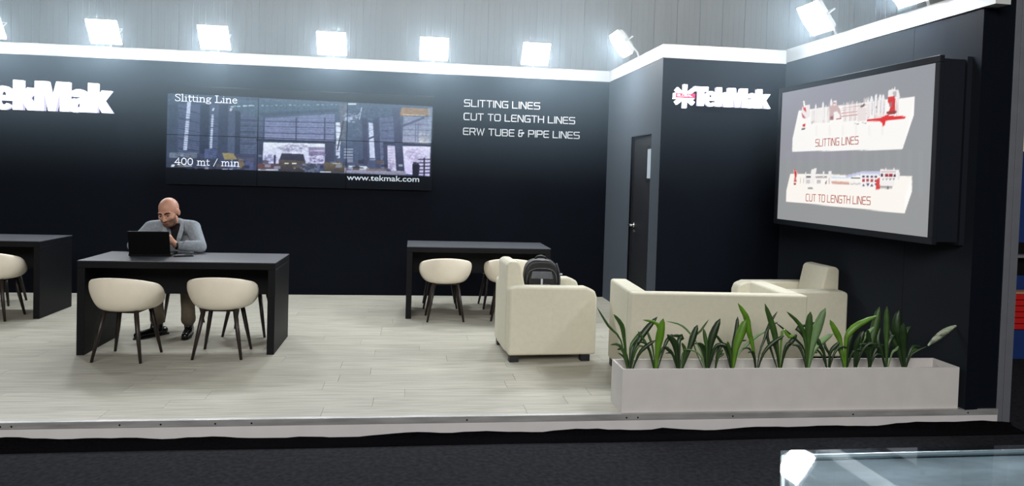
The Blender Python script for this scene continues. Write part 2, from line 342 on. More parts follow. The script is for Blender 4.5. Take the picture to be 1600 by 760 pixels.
for s, x, z, w, h, l in (('SLITTING LINES', .597, 2.345, .935, .078, 'white techno lettering reading SLITTING LINES, top row on the black back wall'),
                         ('CUT TO LENGTH LINES', .597, 2.180, 1.385, .078, 'white techno lettering reading CUT TO LENGTH LINES, middle row on the black back wall'),
                         ('ERW TUBE & PIPE LINES', .594, 1.998, 1.452, .078, 'white techno lettering reading ERW TUBE & PIPE LINES, bottom row on the black back wall')):
    t = thing('wall_lettering', l, 'lettering', (x, BY, z), 0, 'techno lettering rows on the back wall')
    techno(s, lambda u, w_, d: (u, -d, w_), h, w, .0105, .0, .012, M_letter, t)

def arc(cx, cz, rx, rz, a0, a1, n=14): return [(cx+rx*math.cos(R(a0+(a1-a0)*i/n)), cz+rz*math.sin(R(a0+(a1-a0)*i/n))) for i in range(n+1)]
GL = {'T': ([[(0,1),(.78,1),(.78,.76),(.56,.76),(.56,0),(.24,0),(.24,.76),(0,.76)]], .66),
      'e': ([arc(.35,.385,.35,.405,-28,-335+0,28)[::-1][:0]+[(.70,.30)]+[(.24,.30)]+arc(.36,.30,.13,.15,180,325,8)+arc(.35,.385,.35,.405,-40,-360,26)[:], arc(.355,.50,.10,.12,0,180,10)+[(.255,.47),(.455,.47)]], .68),
      'k': ([[(0,0),(0,1),(.31,1),(.31,.52),(.44,.76),(.76,.76),(.52,.42),(.80,0),(.46,0),(.31,.28),(.31,0)]], .70),
      'M': ([[(0,0),(0,1),(.42,1),(.55,.42),(.68,1),(1.10,1),(1.10,0),(.80,0),(.80,.66),(.665,0),(.435,0),(.30,.66),(.30,0)]], 1.08),
      'a': ([[(.68,0),(.66,.1),(.66,.50)]+arc(.35,.50,.31,.28,0,165,14)+[(.05,.53),(.33,.51)]+arc(.355,.53,.04,.05,150,20,5)+[(.395,.48),(.25,.44)]+arc(.24,.22,.24,.24,95,300,14)+[(.38,.06),(.40,0)], [(.395,.33)]+arc(.33,.22,.07,.08,110,340,8)], .66)}
def letter_mesh(c, scale, depth, mats):
    cu = bpy.data.curves.new('c', 'CURVE'); cu.dimensions = '2D'; cu.fill_mode = 'BOTH'; cu.extrude = depth/2
    for pl in GL[c][0]:
        sp = cu.splines.new('POLY'); sp.points.add(len(pl)-1); sp.use_cyclic_u = True
        for p, (u, w) in zip(sp.points, pl): p.co = (u*scale, w*scale, 0, 1)
    o = bpy.data.objects.new('c', cu); COL.objects.link(o)
    dg = bpy.context.evaluated_depsgraph_get(); me = bpy.data.meshes.new_from_object(o.evaluated_get(dg))
    bpy.data.objects.remove(o); me.transform(Matrix.Rotation(R(90), 4, 'X'))
    me.materials.clear(); [me.materials.append(m) for m in mats]
    for p in me.polygons: p.material_index = 0 if abs(p.normal.y) > .5 else 1
    return me
def tekmak(t, x0, z0, scale, depth, tight=1.0, off=0):
    x = x0
    for c in 'TekMak':
        o = link('letter', letter_mesh(c, scale, depth, [M_glow, M_signside]), t); o.location = (x, -depth/2-.02-off, z0)
        x += GL[c][1]*scale*tight*.955 if c != 'T' else GL[c][1]*scale*tight*.92
    return x
t = thing('lit_sign', 'large white lit raised lettering on the back wall, cut by the left frame edge', 'sign', (-4.925, BY, 2.09))
tekmak(t, 0, 0, .333, .06, 1.02)
MB().box(.06, 1.36, -.022, 0, .10, .16).box(.06, 1.36, -.022, 0, .02, .045).build('mounting_rail', M_black, t)
t = thing('emblem_sign', 'small white lit sign with a star emblem and red bar on the corner wall', 'sign', (2.72, BY2, 2.258))
tekmak(t, 0, 0, .188, .045, .97)
MB().box(.04, .72, -.022, 0, .03, .09).build('mounting_rail', M_black, t)
em = MB()
for k in range(6):
    a = R(90+60*k) if k % 3 == 0 else R({1: 38, 2: 142, 4: 218, 5: 322}[k]); c, s_ = math.cos(a), math.sin(a)
    em.add([(-.088+c*r_-s_*w, d, .088+s_*r_+c*w) for d in (-.02, -.062) for r_, w in ((.018, -.017), (.115, -.019), (.115, .019), (.018, .017))],
           [(0,1,2,3),(7,6,5,4),(0,4,5,1),(1,5,6,2),(2,6,7,3),(3,7,4,0)])
em.box(-.125, -.05, -.062, -.02, .115, .125)
em.build('star_emblem', M_glow, t)
rb = MB().box(-.195, .010, -.072, -.02, .066, .114).build('red_bar', M_red, t)
techno('GLOBAL', lambda u, w_, d: (-.172+u, -.072-d, .084+w_), .019, .150, .0042, 0, .002, M_bartext, rb, 'lettering', True)
MB().box(-.202, -.190, -.074, -.02, .060, .116).box(-.202, .0, -.074, -.02, .060, .0680).build('bar_edge', M_glow, rb)

# ---------------------------------------------------------------- printed / glowing pictures: vertex colours on the flat screens
def homog(src, dst):
    A = []
    for (x, y), (u, v) in zip(src, dst):
        A += [[x, y, 1, 0, 0, 0, -u*x, -u*y], [0, 0, 0, x, y, 1, -v*x, -v*y]]
    h = np.linalg.solve(np.array(A), np.array([c for d in dst for c in d])); return np.append(h, 1).reshape(3, 3)
def hap(H, x, y):
    w = H[2, 0]*x+H[2, 1]*y+H[2, 2]; return (H[0, 0]*x+H[0, 1]*y+H[0, 2])/w, (H[1, 0]*x+H[1, 1]*y+H[1, 2])/w
class Canvas:
    def __init__(s, w, h, sc_, col): s.k = sc_; s.a = np.ones((int(h*sc_), int(w*sc_), 3))*np.array(col, float); s.T = lambda x, y: (x, y)
    def poly(s, pts, col, alpha=1, col2=None):
        P = np.array([s.T(*p) for p in pts])*s.k; H, W = s.a.shape[:2]
        x0, x1 = max(0, int(P[:, 0].min())), min(W, int(P[:, 0].max())+2); y0, y1 = max(0, int(P[:, 1].min())), min(H, int(P[:, 1].max())+2)
        if x1 <= x0 or y1 <= y0: return
        X, Y = np.meshgrid(np.arange(x0, x1)+.5, np.arange(y0, y1)+.5); ins = np.zeros(X.shape, bool)
        for i in range(len(P)):
            (ax, ay), (bx, by) = P[i-1], P[i]
            if ay == by: continue
            ins ^= ((ay > Y) != (by > Y)) & (X < (bx-ax)*(Y-ay)/(by-ay)+ax)
        c = np.array(col, float)
        if col2 is not None: f = ((Y-y0)/max(1, y1-y0))[..., None]; c = c*(1-f)+np.array(col2, float)*f
        else: c = np.broadcast_to(c, X.shape+(3,))
        reg = s.a[y0:y1, x0:x1]; reg[ins] = reg[ins]*(1-alpha)+c[ins]*alpha
    def rect(s, x0, y0, x1, y1, col, alpha=1, col2=None): s.poly([(x0, y0), (x1, y0), (x1, y1), (x0, y1)], col, alpha, col2)
    def line(s, a, b, w, col, alpha=1):
        a, b = Vector(a), Vector(b); n = Vector((-(b-a).y, (b-a).x)).normalized()*w/2
        s.poly([tuple(a+n), tuple(b+n), tuple(b-n), tuple(a-n)], col, alpha)
    def blob(s, cx, cy, rx, ry, col, alpha, n, rng):
        for _ in range(n):
            r_, t_ = rng.random()**.5, rng.random()*6.283; x, y = cx+rx*r_*math.cos(t_), cy+ry*r_*math.sin(t_); q = 3+rng.random()*9
            s.poly([(x-q, y), (x, y-q*.6), (x+q, y), (x, y+q*.6)], col, alpha)
    def blur(s):
        a = s.a; s.a = (a+np.roll(a, 1, 0)+np.roll(a, -1, 0)+np.roll(a, 1, 1)+np.roll(a, -1, 1))/5
    def sample(s, x, y):
        H, W = s.a.shape[:2]; x = np.clip(x*s.k-.5, 0, W-1.01); y = np.clip(y*s.k-.5, 0, H-1.01); i, j = x.astype(int), y.astype(int); f, g = (x-i)[..., None], (y-j)[..., None]
        a = s.a; return (a[j, i]*(1-f)+a[j, i+1]*f)*(1-g)+(a[j+1, i]*(1-f)+a[j+1, i+1]*f)*g
def screen_mat(name, strength, gloss):
    m = bpy.data.materials.new(name); m.use_nodes = True; nt = m.node_tree; b = nt.nodes['Principled BSDF']
    b.inputs['Base Color'].default_value = (.003, .003, .004, 1); b.inputs['Roughness'].default_value = gloss; b.inputs['Specular IOR Level'].default_value = .12
    a = nt.nodes.new('ShaderNodeVertexColor'); a.layer_name = 'picture'; nt.links.new(a.outputs[0], b.inputs['Emission Color']); b.inputs['Emission Strength'].default_value = strength
    return m
def picture(name, x0, x1, z0, z1, yd, step, H, cv, m, parent):
    """flat lit screen in local x-z at y=yd; H maps local (x,z) to canvas"""
    nx, nz = max(2, int((x1-x0)/step)), max(2, int((z1-z0)/step))
    X, Z = np.meshgrid(np.linspace(x0, x1, nx+1), np.linspace(z0, z1, nz+1))
    u, v = hap(H, X, Z); c = cv.sample(u, v)/255; c = np.where(c <= .04045, c/12.92, ((c+.055)/1.055)**2.4)
    vs = np.stack([X, np.full_like(X, yd), Z], -1).reshape(-1, 3)
    idx = np.arange((nx+1)*(nz+1)).reshape(nz+1, nx+1)
    fs = np.stack([idx[:-1, :-1], idx[:-1, 1:], idx[1:, 1:], idx[1:, :-1]], -1).reshape(-1, 4)
    me = bpy.data.meshes.new(name); me.from_pydata(vs.tolist(), [], fs.tolist()); me.materials.append(m)
    at = me.color_attributes.new('picture', 'FLOAT_COLOR', 'POINT'); at.data.foreach_set('color', np.concatenate([c.reshape(-1, 3), np.ones((len(vs), 1))], 1).ravel())
    return link(name, me, parent)

# video wall: 3 x 2 displays
rng = random.Random(3)
cv = Canvas(1600, 618, .8, (8, 12, 19))
V = cv.poly; D = (58, 66, 94)
V([(52,58),(1545,122),(1535,514),(52,478)], (84,100,128), 1, (78,84,120))
V([(52,58),(575,85),(575,486),(52,478)], (70,84,112), 1, (66,70,104))
for x0, x1, c in ((60,108,(62,72,98)),(118,240,(88,96,134)),(240,292,(48,56,82)),(292,345,(84,92,128)),(345,400,(60,68,96)),(400,440,(82,90,122)),(440,470,(50,58,84)),(470,565,(92,100,134))): cv.rect(x0,120,x1,400,c,.8)
for k in range(5): cv.line((120,140+k*58),(245,178+k*52),6,D); cv.line((290,190+k*45),(350,205+k*42),5,D); cv.line((470,205+k*34),(566,208+k*33),4,D)
V([(166,105),(187,105),(170,380),(148,380)], (196,200,240)); V([(305,178),(318,178),(312,370),(298,370)], (200,204,244))
for a in ((158,205,190,208),(160,290,180,292),(300,250,320,252)): cv.rect(*a[:2],a[2],a[3]+3,(70,78,110))
V([(430,92),(1066,108),(1066,165),(600,192),(430,150)], (80,98,124)); V([(560,165),(1050,140),(1050,152),(600,188)], (72,84,114))
for k in range(24): cv.rect(430+k*26,124+(k%3)*3-k*.6,444+k*26,132-k*.6,(150,165,190),.75)
for k in range(4): cv.rect(412+k*35,130-k*3,430+k*38,136-k*3,(205,215,235),.9)
V([(312,140),(322,140),(318,158),(306,156)], (205,212,235)); V([(410,140),(424,142),(418,158),(406,156)], (205,212,235)); V([(170,68),(186,68),(190,84),(172,78)], (180,190,215))
V([(607,196),(1000,168),(1000,322),(607,314)], (122,128,172), 1, (132,134,178))
for yy in (210,240,275): cv.line((460,yy),(1000,yy+8),4,(62,66,100))
for xx in (603,785,945): cv.line((xx,190),(xx,318),8,(64,70,104))
V([(560,312),(1005,322),(1005,336),(560,326)], (46,50,76)); V([(575,326),(602,326),(602,480),(575,480)], (58,62,92)); cv.rect(948,330,1000,450,(66,68,98))
V([(601,332),(948,337),(948,448),(600,452)], (226,226,254), 1, (204,196,244))
cv.blob(775,362,85,22,(150,140,180),.5,70,rng); cv.blob(640,425,40,26,(128,124,172),.5,50,rng); cv.blob(905,410,50,34,(118,104,150),.55,80,rng); cv.rect(858,356,946,402,(122,108,152),.8); cv.rect(862,372,944,380,(190,180,220))
V([(706,393),(828,396),(840,440),(690,440)], (58,56,78)); V([(690,428),(842,436),(835,497),(690,495)], (92,80,84), 1, (60,56,66)); cv.rect(722,446,746,452,(230,225,220)); cv.rect(765,446,790,452,(235,230,225)); cv.rect(662,402,672,490,(50,48,66))
V([(568,452),(690,452),(690,480),(568,480)], (104,72,82)); cv.blob(868,470,52,26,(120,122,150),.6,60,rng); cv.blob(868,468,34,14,(66,68,88),.7,30,rng); V([(945,440),(1060,445),(1060,498),(945,497)], (112,98,88), 1, (74,64,64)); cv.rect(990,444,1035,449,(220,205,190)); cv.rect(922,492,984,498,(220,220,235))
cv.rect(575,482,688,491,(190,186,215)); 
V([(1006,216),(1040,216),(1034,345),(1012,345)], (216,218,250)); cv.rect(1010,345,1032,418,(206,206,244)); V([(1022,110),(1068,110),(1062,330),(1040,330)], (104,108,132)); cv.line((1052,200),(1018,372),8,(66,68,92))
for k in range(5): cv.line((1000,236+k*36),(1068,238+k*36),3,(82,84,116))
cv.rect(1072,108,1120,116,(205,214,232)); V([(1068,118),(1340,118),(1330,205),(1068,330)], (82,96,126)); cv.blob(1090,188,40,28,(196,200,238),.45,60,rng); cv.blob(1200,170,110,45,(74,84,112),.4,150,rng); cv.blob(1120,260,50,60,(92,98,130),.4,90,rng)
cv.line((1150,130),(1138,200),5,(190,196,225)); cv.line((1128,180),(1150,150),4,(180,186,220))
for k in range(4): cv.rect(1055,362+k*16,1105,370+k*16,(176,178,212),.8)
V([(1152,190),(1182,190),(1190,480),(1166,480)], (70,72,104)); V([(1190,215),(1222,222),(1230,425),(1200,425)], (206,206,246)); cv.line((1188,308),(1230,290),9,(66,68,98)); V([(1212,190),(1246,190),(1262,482),(1234,482)], (72,76,110)); V([(1250,190),(1330,180),(1335,480),(1262,482)], (104,110,150))
for k in range(6): cv.line((1262,215+k*45),(1335,212+k*45),4,(70,74,106))
V([(1374,128),(1532,136),(1532,172),(1362,178)], (156,124,104)); cv.line((1380,168),(1505,174),3,(230,215,200)); V([(1384,178),(1540,182),(1532,334),(1380,328)], (140,144,180), 1, (160,158,192)); cv.line((1290,270),(1500,185),12,(90,94,130)); cv.blob(1500,300,38,32,(222,216,214),.3,60,rng)
for yy in (222,252,285): cv.line((1385,yy),(1538,yy+4),3,(96,100,140))
for xx in (1452,1466): cv.line((xx,215),(xx,320),4,(96,100,140))
V([(1520,130),(1545,130),(1540,330),(1525,330)], (150,158,190), .7)
V([(1272,325),(1540,334),(1540,346),(1272,338)], (52,56,84)); V([(1296,346),(1346,346),(1348,490),(1302,490)], (216,204,246)); V([(1376,346),(1535,347),(1532,512),(1390,500)], (224,214,254), 1, (204,190,242)); cv.blob(1450,400,55,40,(176,160,206),.45,80,rng); cv.blob(1320,450,20,26,(160,146,196),.5,30,rng)
V([(1322,130),(1362,130),(1394,490),(1348,490)], (82,88,122), 1, (62,62,94)); cv.rect(1360,448,1382,460,(150,160,185)); V([(1272,340),(1296,340),(1302,488),(1282,488)], (66,66,98))
V([(1060,470),(1400,486),(1400,508),(1060,498)], (166,160,192), 1, (136,130,160)); V([(1082,458),(1180,460),(1200,478),(1080,476)], (206,206,232)); V([(1100,464),(1160,466),(1170,474),(1096,474)], (96,92,112)); cv.rect(1180,470,1310,488,(112,98,106),.7)
V([(1436,446),(1462,436),(1478,452),(1472,514),(1438,512)], (34,34,54)); cv.rect(1440,434,1458,448,(60,56,72))
for k in range(5): cv.line((1466,420+k*19),(1540,418+k*19),6,(52,48,76))
cv.rect(1498,410,1506,514,(50,46,72))
V([(370,394),(432,396),(456,430),(384,432)], (152,136,104)); V([(270,372),(338,372),(338,430),(270,430)], (84,92,138)); V([(70,395),(228,395),(228,425),(70,425)], (112,120,146)); cv.rect(52,425,360,480,(56,62,84),.7); V([(460,418),(496,418),(496,484),(460,482)], (118,100,92)); cv.rect(500,420,548,486,(82,86,132)); V([(85,462),(104,462),(98,476),(80,476)], (215,220,240)); cv.rect(120,466,200,474,(150,156,180)); cv.rect(372,484,404,488,(200,200,215)); cv.rect(412,484,430,488,(200,200,215))
for k in range(20):     # cladding rails, roof purlins and floor clutter of the hall in the video
    yy = 190+k*13; cv.line((105,yy-26),(245,yy),3.5,D,.6); cv.line((295,yy-8),(352,yy),3.5,D,.55); cv.line((462,yy),(566,yy+3),3.5,D,.6)
    if yy < 320: cv.line((607,yy),(1000,yy+6),3,(92,96,138),.6); cv.line((1385,yy),(1538,yy+4),1.6,(110,114,152),.5)
    cv.line((440+k*32,96+k*.6),(452+k*31,176-k*1.2),3,(66,80,108),.55); cv.line((1262,190+k*15),(1333,188+k*15),2,(84,88,126),.5)
for k in range(110):
    x = 60+rng.random()*1470; y_ = 400+rng.random()*80; w_ = 8+rng.random()*34; h_ = 5+rng.random()*18
    if 600 < x < 950 and y_ < 452 or 1296 < x: continue
    g_ = rng.choice([(52,54,76),(70,74,104),(112,116,150),(150,150,180),(96,82,84),(62,66,98)]); cv.rect(x,y_,x+w_,min(y_+h_,488),g_,.8)
for k in range(40):
    a_ = rng.random()*6.283; x, y_ = 700+rng.random()*170, 350+rng.random()*30; cv.line((x,y_),(x+22*math.cos(a_),y_+9*math.sin(a_)),1.6,(110,100,140),.6)
for k in range(34):
    a_ = rng.random()*6.283; x, y_ = 1415+rng.random()*100, 385+rng.random()*60; cv.line((x,y_),(x+16*math.cos(a_),y_+18*math.sin(a_)),1.6,(140,120,170),.6)
for k in range(30):
    x, y_ = 1075+rng.random()*250, 125+rng.random()*150; a_ = rng.random()*3.14; cv.line((x,y_),(x+40*math.cos(a_),y_+26*math.sin(a_)),3,rng.choice([(66,76,106),(120,130,164),(88,98,130)]),.6)
rs = np.random.RandomState(1)
for n_, am in ((40, .02), (9, .03), (4, .028)):
    nz_ = rs.randn(cv.a.shape[0]//n_+2, cv.a.shape[1]//n_+2); nz_ = np.kron(nz_, np.ones((n_, n_)))[:cv.a.shape[0], :cv.a.shape[1]]
    cv.a *= 1+am*nz_[..., None]
for _ in range(2): cv.blur()
cv.a = np.clip(cv.a, 0, 255); cv.a *= np.array([.97, 1.02, .97])
VX0, VX1, VZ0, VZ1 = -2.862, .226, 1.298, 2.442
# the four corners of the wall of displays on the picture's own canvas
Hv = homog([(0, VZ1-VZ0), (VX1-VX0, VZ1-VZ0), (0, 0), (VX1-VX0, 0)], [(45, 11), (1554, 66), (49, 571), (1546, 592)])
vw = thing('video_wall', 'video wall of six thin-edged displays showing a factory hall, on the black back wall', 'video wall', (VX0, BY, VZ0))
MB().box(.03, VX1-VX0-.03, -.03, 0, .03, VZ1-VZ0-.03).build('mounting_frame', M_black, vw)
M_scr = screen_mat('video_screen', 1.0, .22)
W3, H2 = (VX1-VX0)/3, (VZ1-VZ0)/2
for i in range(3):
    for j in range(2):
        a, b, c, d = i*W3, (i+1)*W3, j*H2, (j+1)*H2; g = .0012
        p = MB().box(a+g, b-g, -.058, -.03, c+g, d-g).build('display', M_bezel, vw, bevel=.0025, seg=1)
        picture('screen', a+.0035, b-.0035, c+.0035, d-.0035, -.0588, .0060, Hv, cv, M_scr, p)
M_cap = mat('caption_white', rgb(215, 222, 232), .4, .2, emit=rgb(205, 212, 228), strength=.62)
fl = lambda ox, oz: (lambda u, w_, d: (ox+u, -.0592-d, oz+w_))
serif('Slitting Line', fl(-2.768-VX0, 2.262-VZ0), .078, .70, 0, .001, M_cap, vw, 'caption')
serif('400 mt / min', fl(-2.760-VX0, 1.523-VZ0), .078, .73, 0, .001, M_cap, vw, 'caption')
def font_part(s, width, h, loc, m, parent, name):
    cu = bpy.data.curves.new('f', 'FONT'); cu.body = s; cu.size = 1; cu.offset = .012
    o = bpy.data.objects.new('f', cu); COL.objects.link(o); dg = bpy.context.evaluated_depsgraph_get(); me = bpy.data.meshes.new_from_object(o.evaluated_get(dg)); bpy.data.objects.remove(o)
    xs = [v.co.x for v in me.vertices]; zs = [v.co.y for v in me.vertices]
    me.transform(Matrix.Diagonal((width/(max(xs)-min(xs)), h/(max(zs)-min(zs)), 1, 1)) @ Matrix.Translation((-min(xs), -min(zs), 0))); me.transform(Matrix.Rotation(R(90), 4, 'X'))
    me.materials.clear(); me.materials.append(m); o = link(name, me, parent); o.location = loc; return o
M_cap2 = mat('caption_grey', rgb(165, 175, 185), .4, .2, emit=rgb(150, 160, 172), strength=.7)
font_part('www.tekmak.com', .862, .068, (-.793-VX0, -.0594, 1.397-VZ0), M_cap2, vw, 'caption')

# lightbox on the right wall
lb = thing('lightbox', 'deep backlit lightbox showing two machine lines on the right black wall', 'lightbox', RWA, RWang)
S0, S1, Z0, Z1, DP = .325, 2.443, 1.126, 2.428, .25
MB().box(S0+.02, S1-.02, -DP+.03, 0, Z0+.02, Z1-.02).build('case', M_frame, lb)
fr = MB()
fw = .048
fr.box(S0, S1, -DP, -DP+.035, Z0, Z0+fw).box(S0, S1, -DP, -DP+.035, Z1-fw, Z1).box(S0, S0+fw, -DP, -DP+.035, Z0+fw, Z1-fw).box(S1-fw, S1, -DP, -DP+.035, Z0+fw, Z1-fw)
fr.build('frame', M_frame, lb, bevel=.003, seg=1)
MB().box(S0, S1, -.04, -.001, Z0, Z1).build('rear_flange', M_frame, lb)
cl = Canvas(735, 760, 1.6, (152, 154, 157)); 
cl.poly([(0,0),(735,0),(735,760),(0,760)], (150,153,160), 1, (150,152,152)); cl.poly([(60,130),(330,100),(330,420),(60,420)], (152,148,166), .35)
for k in range(14): cl.rect(90+k*42,380,108+k*42,560,(168,172,172),.12)
cl.T = lambda x, y: ((1220+x/6.333-1190)*2.45, (130+y/6.333-80)*2.45)
q = cl.poly; WH = (250,248,245)
q([(165,270),(1310,130),(1303,310),(1188,658),(100,677),(105,545)], WH); q([(1310,130),(1303,310),(1188,658),(1250,400)], (255,253,250))
for k in range(60):
    x = 285+k*14.5; 
    if 470 < x < 590 or 1010 < x < 1120: continue
    hgt = rng.random(); top = 285-(x-285)*.15-hgt*60
    q([(x,top),(x+9,top-6),(x+11,395-(x-285)*.06),(x+2,400-(x-285)*.06)], rng.choice([(232,226,224),(214,206,206),(244,240,238),(200,188,190),(236,214,212)]), .8)
q([(200,230),(275,208),(275,330),(240,350),(190,330)], (240,232,232)); q([(205,215),(235,245),(240,290),(212,262)], (214,60,66)); q([(192,290),(235,345),(205,345)], (190,90,96)); q([(205,405),(232,400),(228,430),(204,430)], (206,40,50)); q([(195,448),(232,444),(225,458),(190,462)], (120,110,112)); q([(208,178),(222,172),(232,240),(215,245)], WH)
for x, t_, w in ((325,200,16),(395,178,20),(475,150,22)): q([(x,t_+30),(x+w*.5,t_),(x+w,t_+26),(x+w+8,360),(x-6,366)], (240,236,236))
q([(505,175),(538,172),(538,220),(505,222)], (244,240,238)); q([(508,190),(532,188),(532,206),(508,208)], (196,120,120)); q([(470,225),(545,215),(575,260),(588,355),(470,365)], (206,178,178)); q([(510,290),(540,275),(570,310),(572,350),(512,362)], (246,242,240)); q([(478,330),(505,328),(505,360),(478,362)], (160,110,112)); q([(535,350),(580,346),(580,356),(535,360)], (180,70,74))
for k in range(4): cl.line((585,245+k*28),(835,212+k*30),7,(206,150,148))
q([(770,230),(812,200),(822,215),(788,250)], (120,104,106)); q([(745,260),(790,240),(830,250),(830,370),(745,378)], (232,222,222)); cl.rect(715,398,758,406,(120,116,118)); cl.rect(792,390,832,397,(120,116,118))
for x, t_ in ((845,160),(880,125),(925,105),(965,108),(995,110)): q([(x-12,t_+40),(x,t_),(x+14,t_+10),(x+18,t_+160),(x-10,t_+180)], (240,238,240)); q([(x+10,t_+60),(x+16,t_+60),(x+12,t_+190),(x+4,t_+190)], (176,172,176),.8)
cl.rect(924,232,936,246,(120,116,120)); q([(835,210),(865,200),(868,330),(838,335)], (236,226,226))
q([(1050,75),(1090,55),(1150,70),(1165,140),(1130,170),(1045,160)], (240,236,236)); q([(1110,40),(1120,40),(1118,75),(1108,75)], WH); q([(1092,88),(1128,80),(1130,130),(1100,140)], (186,182,186)); q([(1045,140),(1110,130),(1120,160),(1118,290),(1050,295),(1072,230),(1045,190)], (212,60,62)); q([(1062,190),(1090,185),(1086,230),(1060,240)], (170,110,112)); q([(1030,280),(1120,270),(1135,285),(1110,310),(1035,308)], (150,66,66))
q([(838,358),(985,338),(1030,316),(1110,325),(1222,326),(1215,348),(1080,366),(1020,378),(1015,412),(995,438),(990,400),(960,374),(840,382)], (224,52,54))
q([(285,380),(320,370),(295,412)], (170,170,170),.6)
for k in range(6): cl.rect(330+k*130,420,350+k*130,520,(238,232,228),.5)
cl.T = lambda x, y: ((1220+x/7.273-1190)*2.45, (240+y/7.273-80)*2.45)
q([(95,228),(1475,262),(1470,440),(1390,682),(45,545),(50,420)], (251,247,240)); q([(1475,262),(1470,440),(1390,682),(1400,470)], (255,252,248))
q([(128,185),(150,178),(182,225),(160,260),(170,330),(130,330),(140,260)], (228,180,176)); q([(140,205),(160,200),(166,262),(150,290),(168,318),(140,320),(150,262)], (196,44,54)); q([(134,338),(160,336),(155,358),(134,358)], (160,50,56)); cl.rect(138,180,152,195,(214,60,62))
for x in (205,240,262): q([(x,320),(x+10,250),(x+10,310),(x+4,345)], (170,164,164),.8)
cl.rect(262,215,276,350,(238,234,232)); cl.rect(275,258,325,280,(110,100,104)); cl.rect(275,300,318,345,(206,202,204)); q([(338,180),(392,165),(388,215),(370,250),(368,350),(325,345),(328,205)], (243,240,239)); q([(290,385),(330,380),(362,402),(295,408)], (176,172,174)); cl.rect(300,392,345,398,(100,98,102))
cl.rect(375,262,510,282,(120,104,112)); 
for k in range(7): cl.rect(380+k*19,268,390+k*19,292,(230,226,226)); 
cl.rect(395,300,440,340,(196,190,194)); cl.rect(462,205,482,270,(236,232,232)); q([(525,205),(560,200),(565,240),(545,290),(528,290)], (240,236,236)); q([(490,330),(508,300),(505,350),(492,352)], (128,120,124)); cl.rect(528,282,540,345,(206,196,196))
q([(560,262),(720,268),(900,214),(1110,212),(1110,236),(900,238),(730,288),(560,284)], (206,222,242)); q([(720,250),(900,205),(1110,205),(1110,222),(900,228),(730,272)], (200,198,226)); cl.rect(780,274,886,288,(70,78,100))
for k in range(4): cl.line((560,305+k*14),(765,308+k*14),6,(216,170,158)); 
for k in range(9): cl.rect(575+k*21,318,583+k*21,352,(200,140,130),.8)
for k in range(3): cl.line((770,318+k*17),(890,322+k*17),4,(150,148,160))
q([(890,232),(1100,238),(1100,390),(890,382)], (246,242,244)); 
for j, (yy, c) in enumerate(((248,(96,84,98)),(292,(170,52,58)),(342,(84,76,88)))):
    for k in range(4):
        x = 908+k*47
        if j < 2: cl.rect(x,yy+k*1.5,x+30,yy+26+k*1.5,c)
        else: q([(x,yy),(x+36,yy+2),(x+18,yy+32)] if k % 2 else [(x,yy+32),(x+16,yy),(x+34,yy+34)], c)
q([(1070,300),(1105,270),(1112,400),(1065,405)], (212,76,76)); cl.rect(1060,385,1105,410,(206,60,62),.8)
q([(1112,182),(1325,184),(1325,300),(1112,296)], (247,243,244)); cl.rect(1120,205,1290,216,(206,180,182)); cl.rect(1170,168,1184,184,(240,236,236)); cl.rect(1262,168,1276,184,(240,236,236)); cl.rect(1310,215,1335,300,(236,232,234))
for k, w in enumerate((30,40,40,30)): cl.rect(1118+k*48,232+k,1118+k*48+w,262+k,(150,48,56) if k in (1,2) else (84,62,74))
for k in range(4): q([(1130+k*40,285),(1162+k*40,286),(1146+k*40,308)], (150,144,150))
q([(1115,310),(1280,312),(1280,365),(1115,365)], (244,240,240)); q([(1112,368),(1255,368),(1250,402),(1118,398)], (176,172,172)); cl.rect(1190,375,1210,410,(130,124,126))
cl.T = lambda x, y: (x, y); cl.blur()
# screen corners (metres along the wall, height) on the canvas
sp = [(.382, 2.367), (2.393, 2.375), (.368, 1.179), (2.398, 1.180)]; dp = [((a-1190)*2.45, (b-80)*2.45) for a, b in ((1221.4, 147.3), (1461, 99.2), (1212.4, 341), (1449, 370))]
Hl = homog(sp, dp); Hi = np.linalg.inv(Hl)
M_lbs = screen_mat('lightbox_fabric', 1.0, .7)
picture('screen', S0+fw-.005, S1-fw+.005, Z0+fw-.005, Z1-fw+.005, -DP+.012, .0085, Hl, cl, M_lbs, lb)
M_title = mat('printed_red', rgb(140, 70, 62), .6, .2, emit=rgb(160, 84, 74), strength=.8)
def lb_text(s, a, b, h):
    pa = hap(Hi, (a[0]-1190)*2.45, (a[1]-80)*2.45); pb = hap(Hi, (b[0]-1190)*2.45, (b[1]-80)*2.45); dx, dz = pb[0]-pa[0], pb[1]-pa[1]; L = math.hypot(dx, dz)
    f = lambda u, w_, d: (pa[0]+u*dx/L-w_*dz/L, -DP+.0112-d, pa[1]+u*dz/L+w_*dx/L)
    techno(s, f, h, L, .0072, 0, .001, M_title, lb, 'caption', True)
lb_text('SLITTING LINES', (1220+332/6.333, 130+626/6.333), (1220+752/6.333, 130+602/6.333), .060)
lb_text('CUT TO LENGTH LINES', (1220+272/7.273, 240+538/7.273), (1220+1000/7.273, 240+583/7.273), .060)

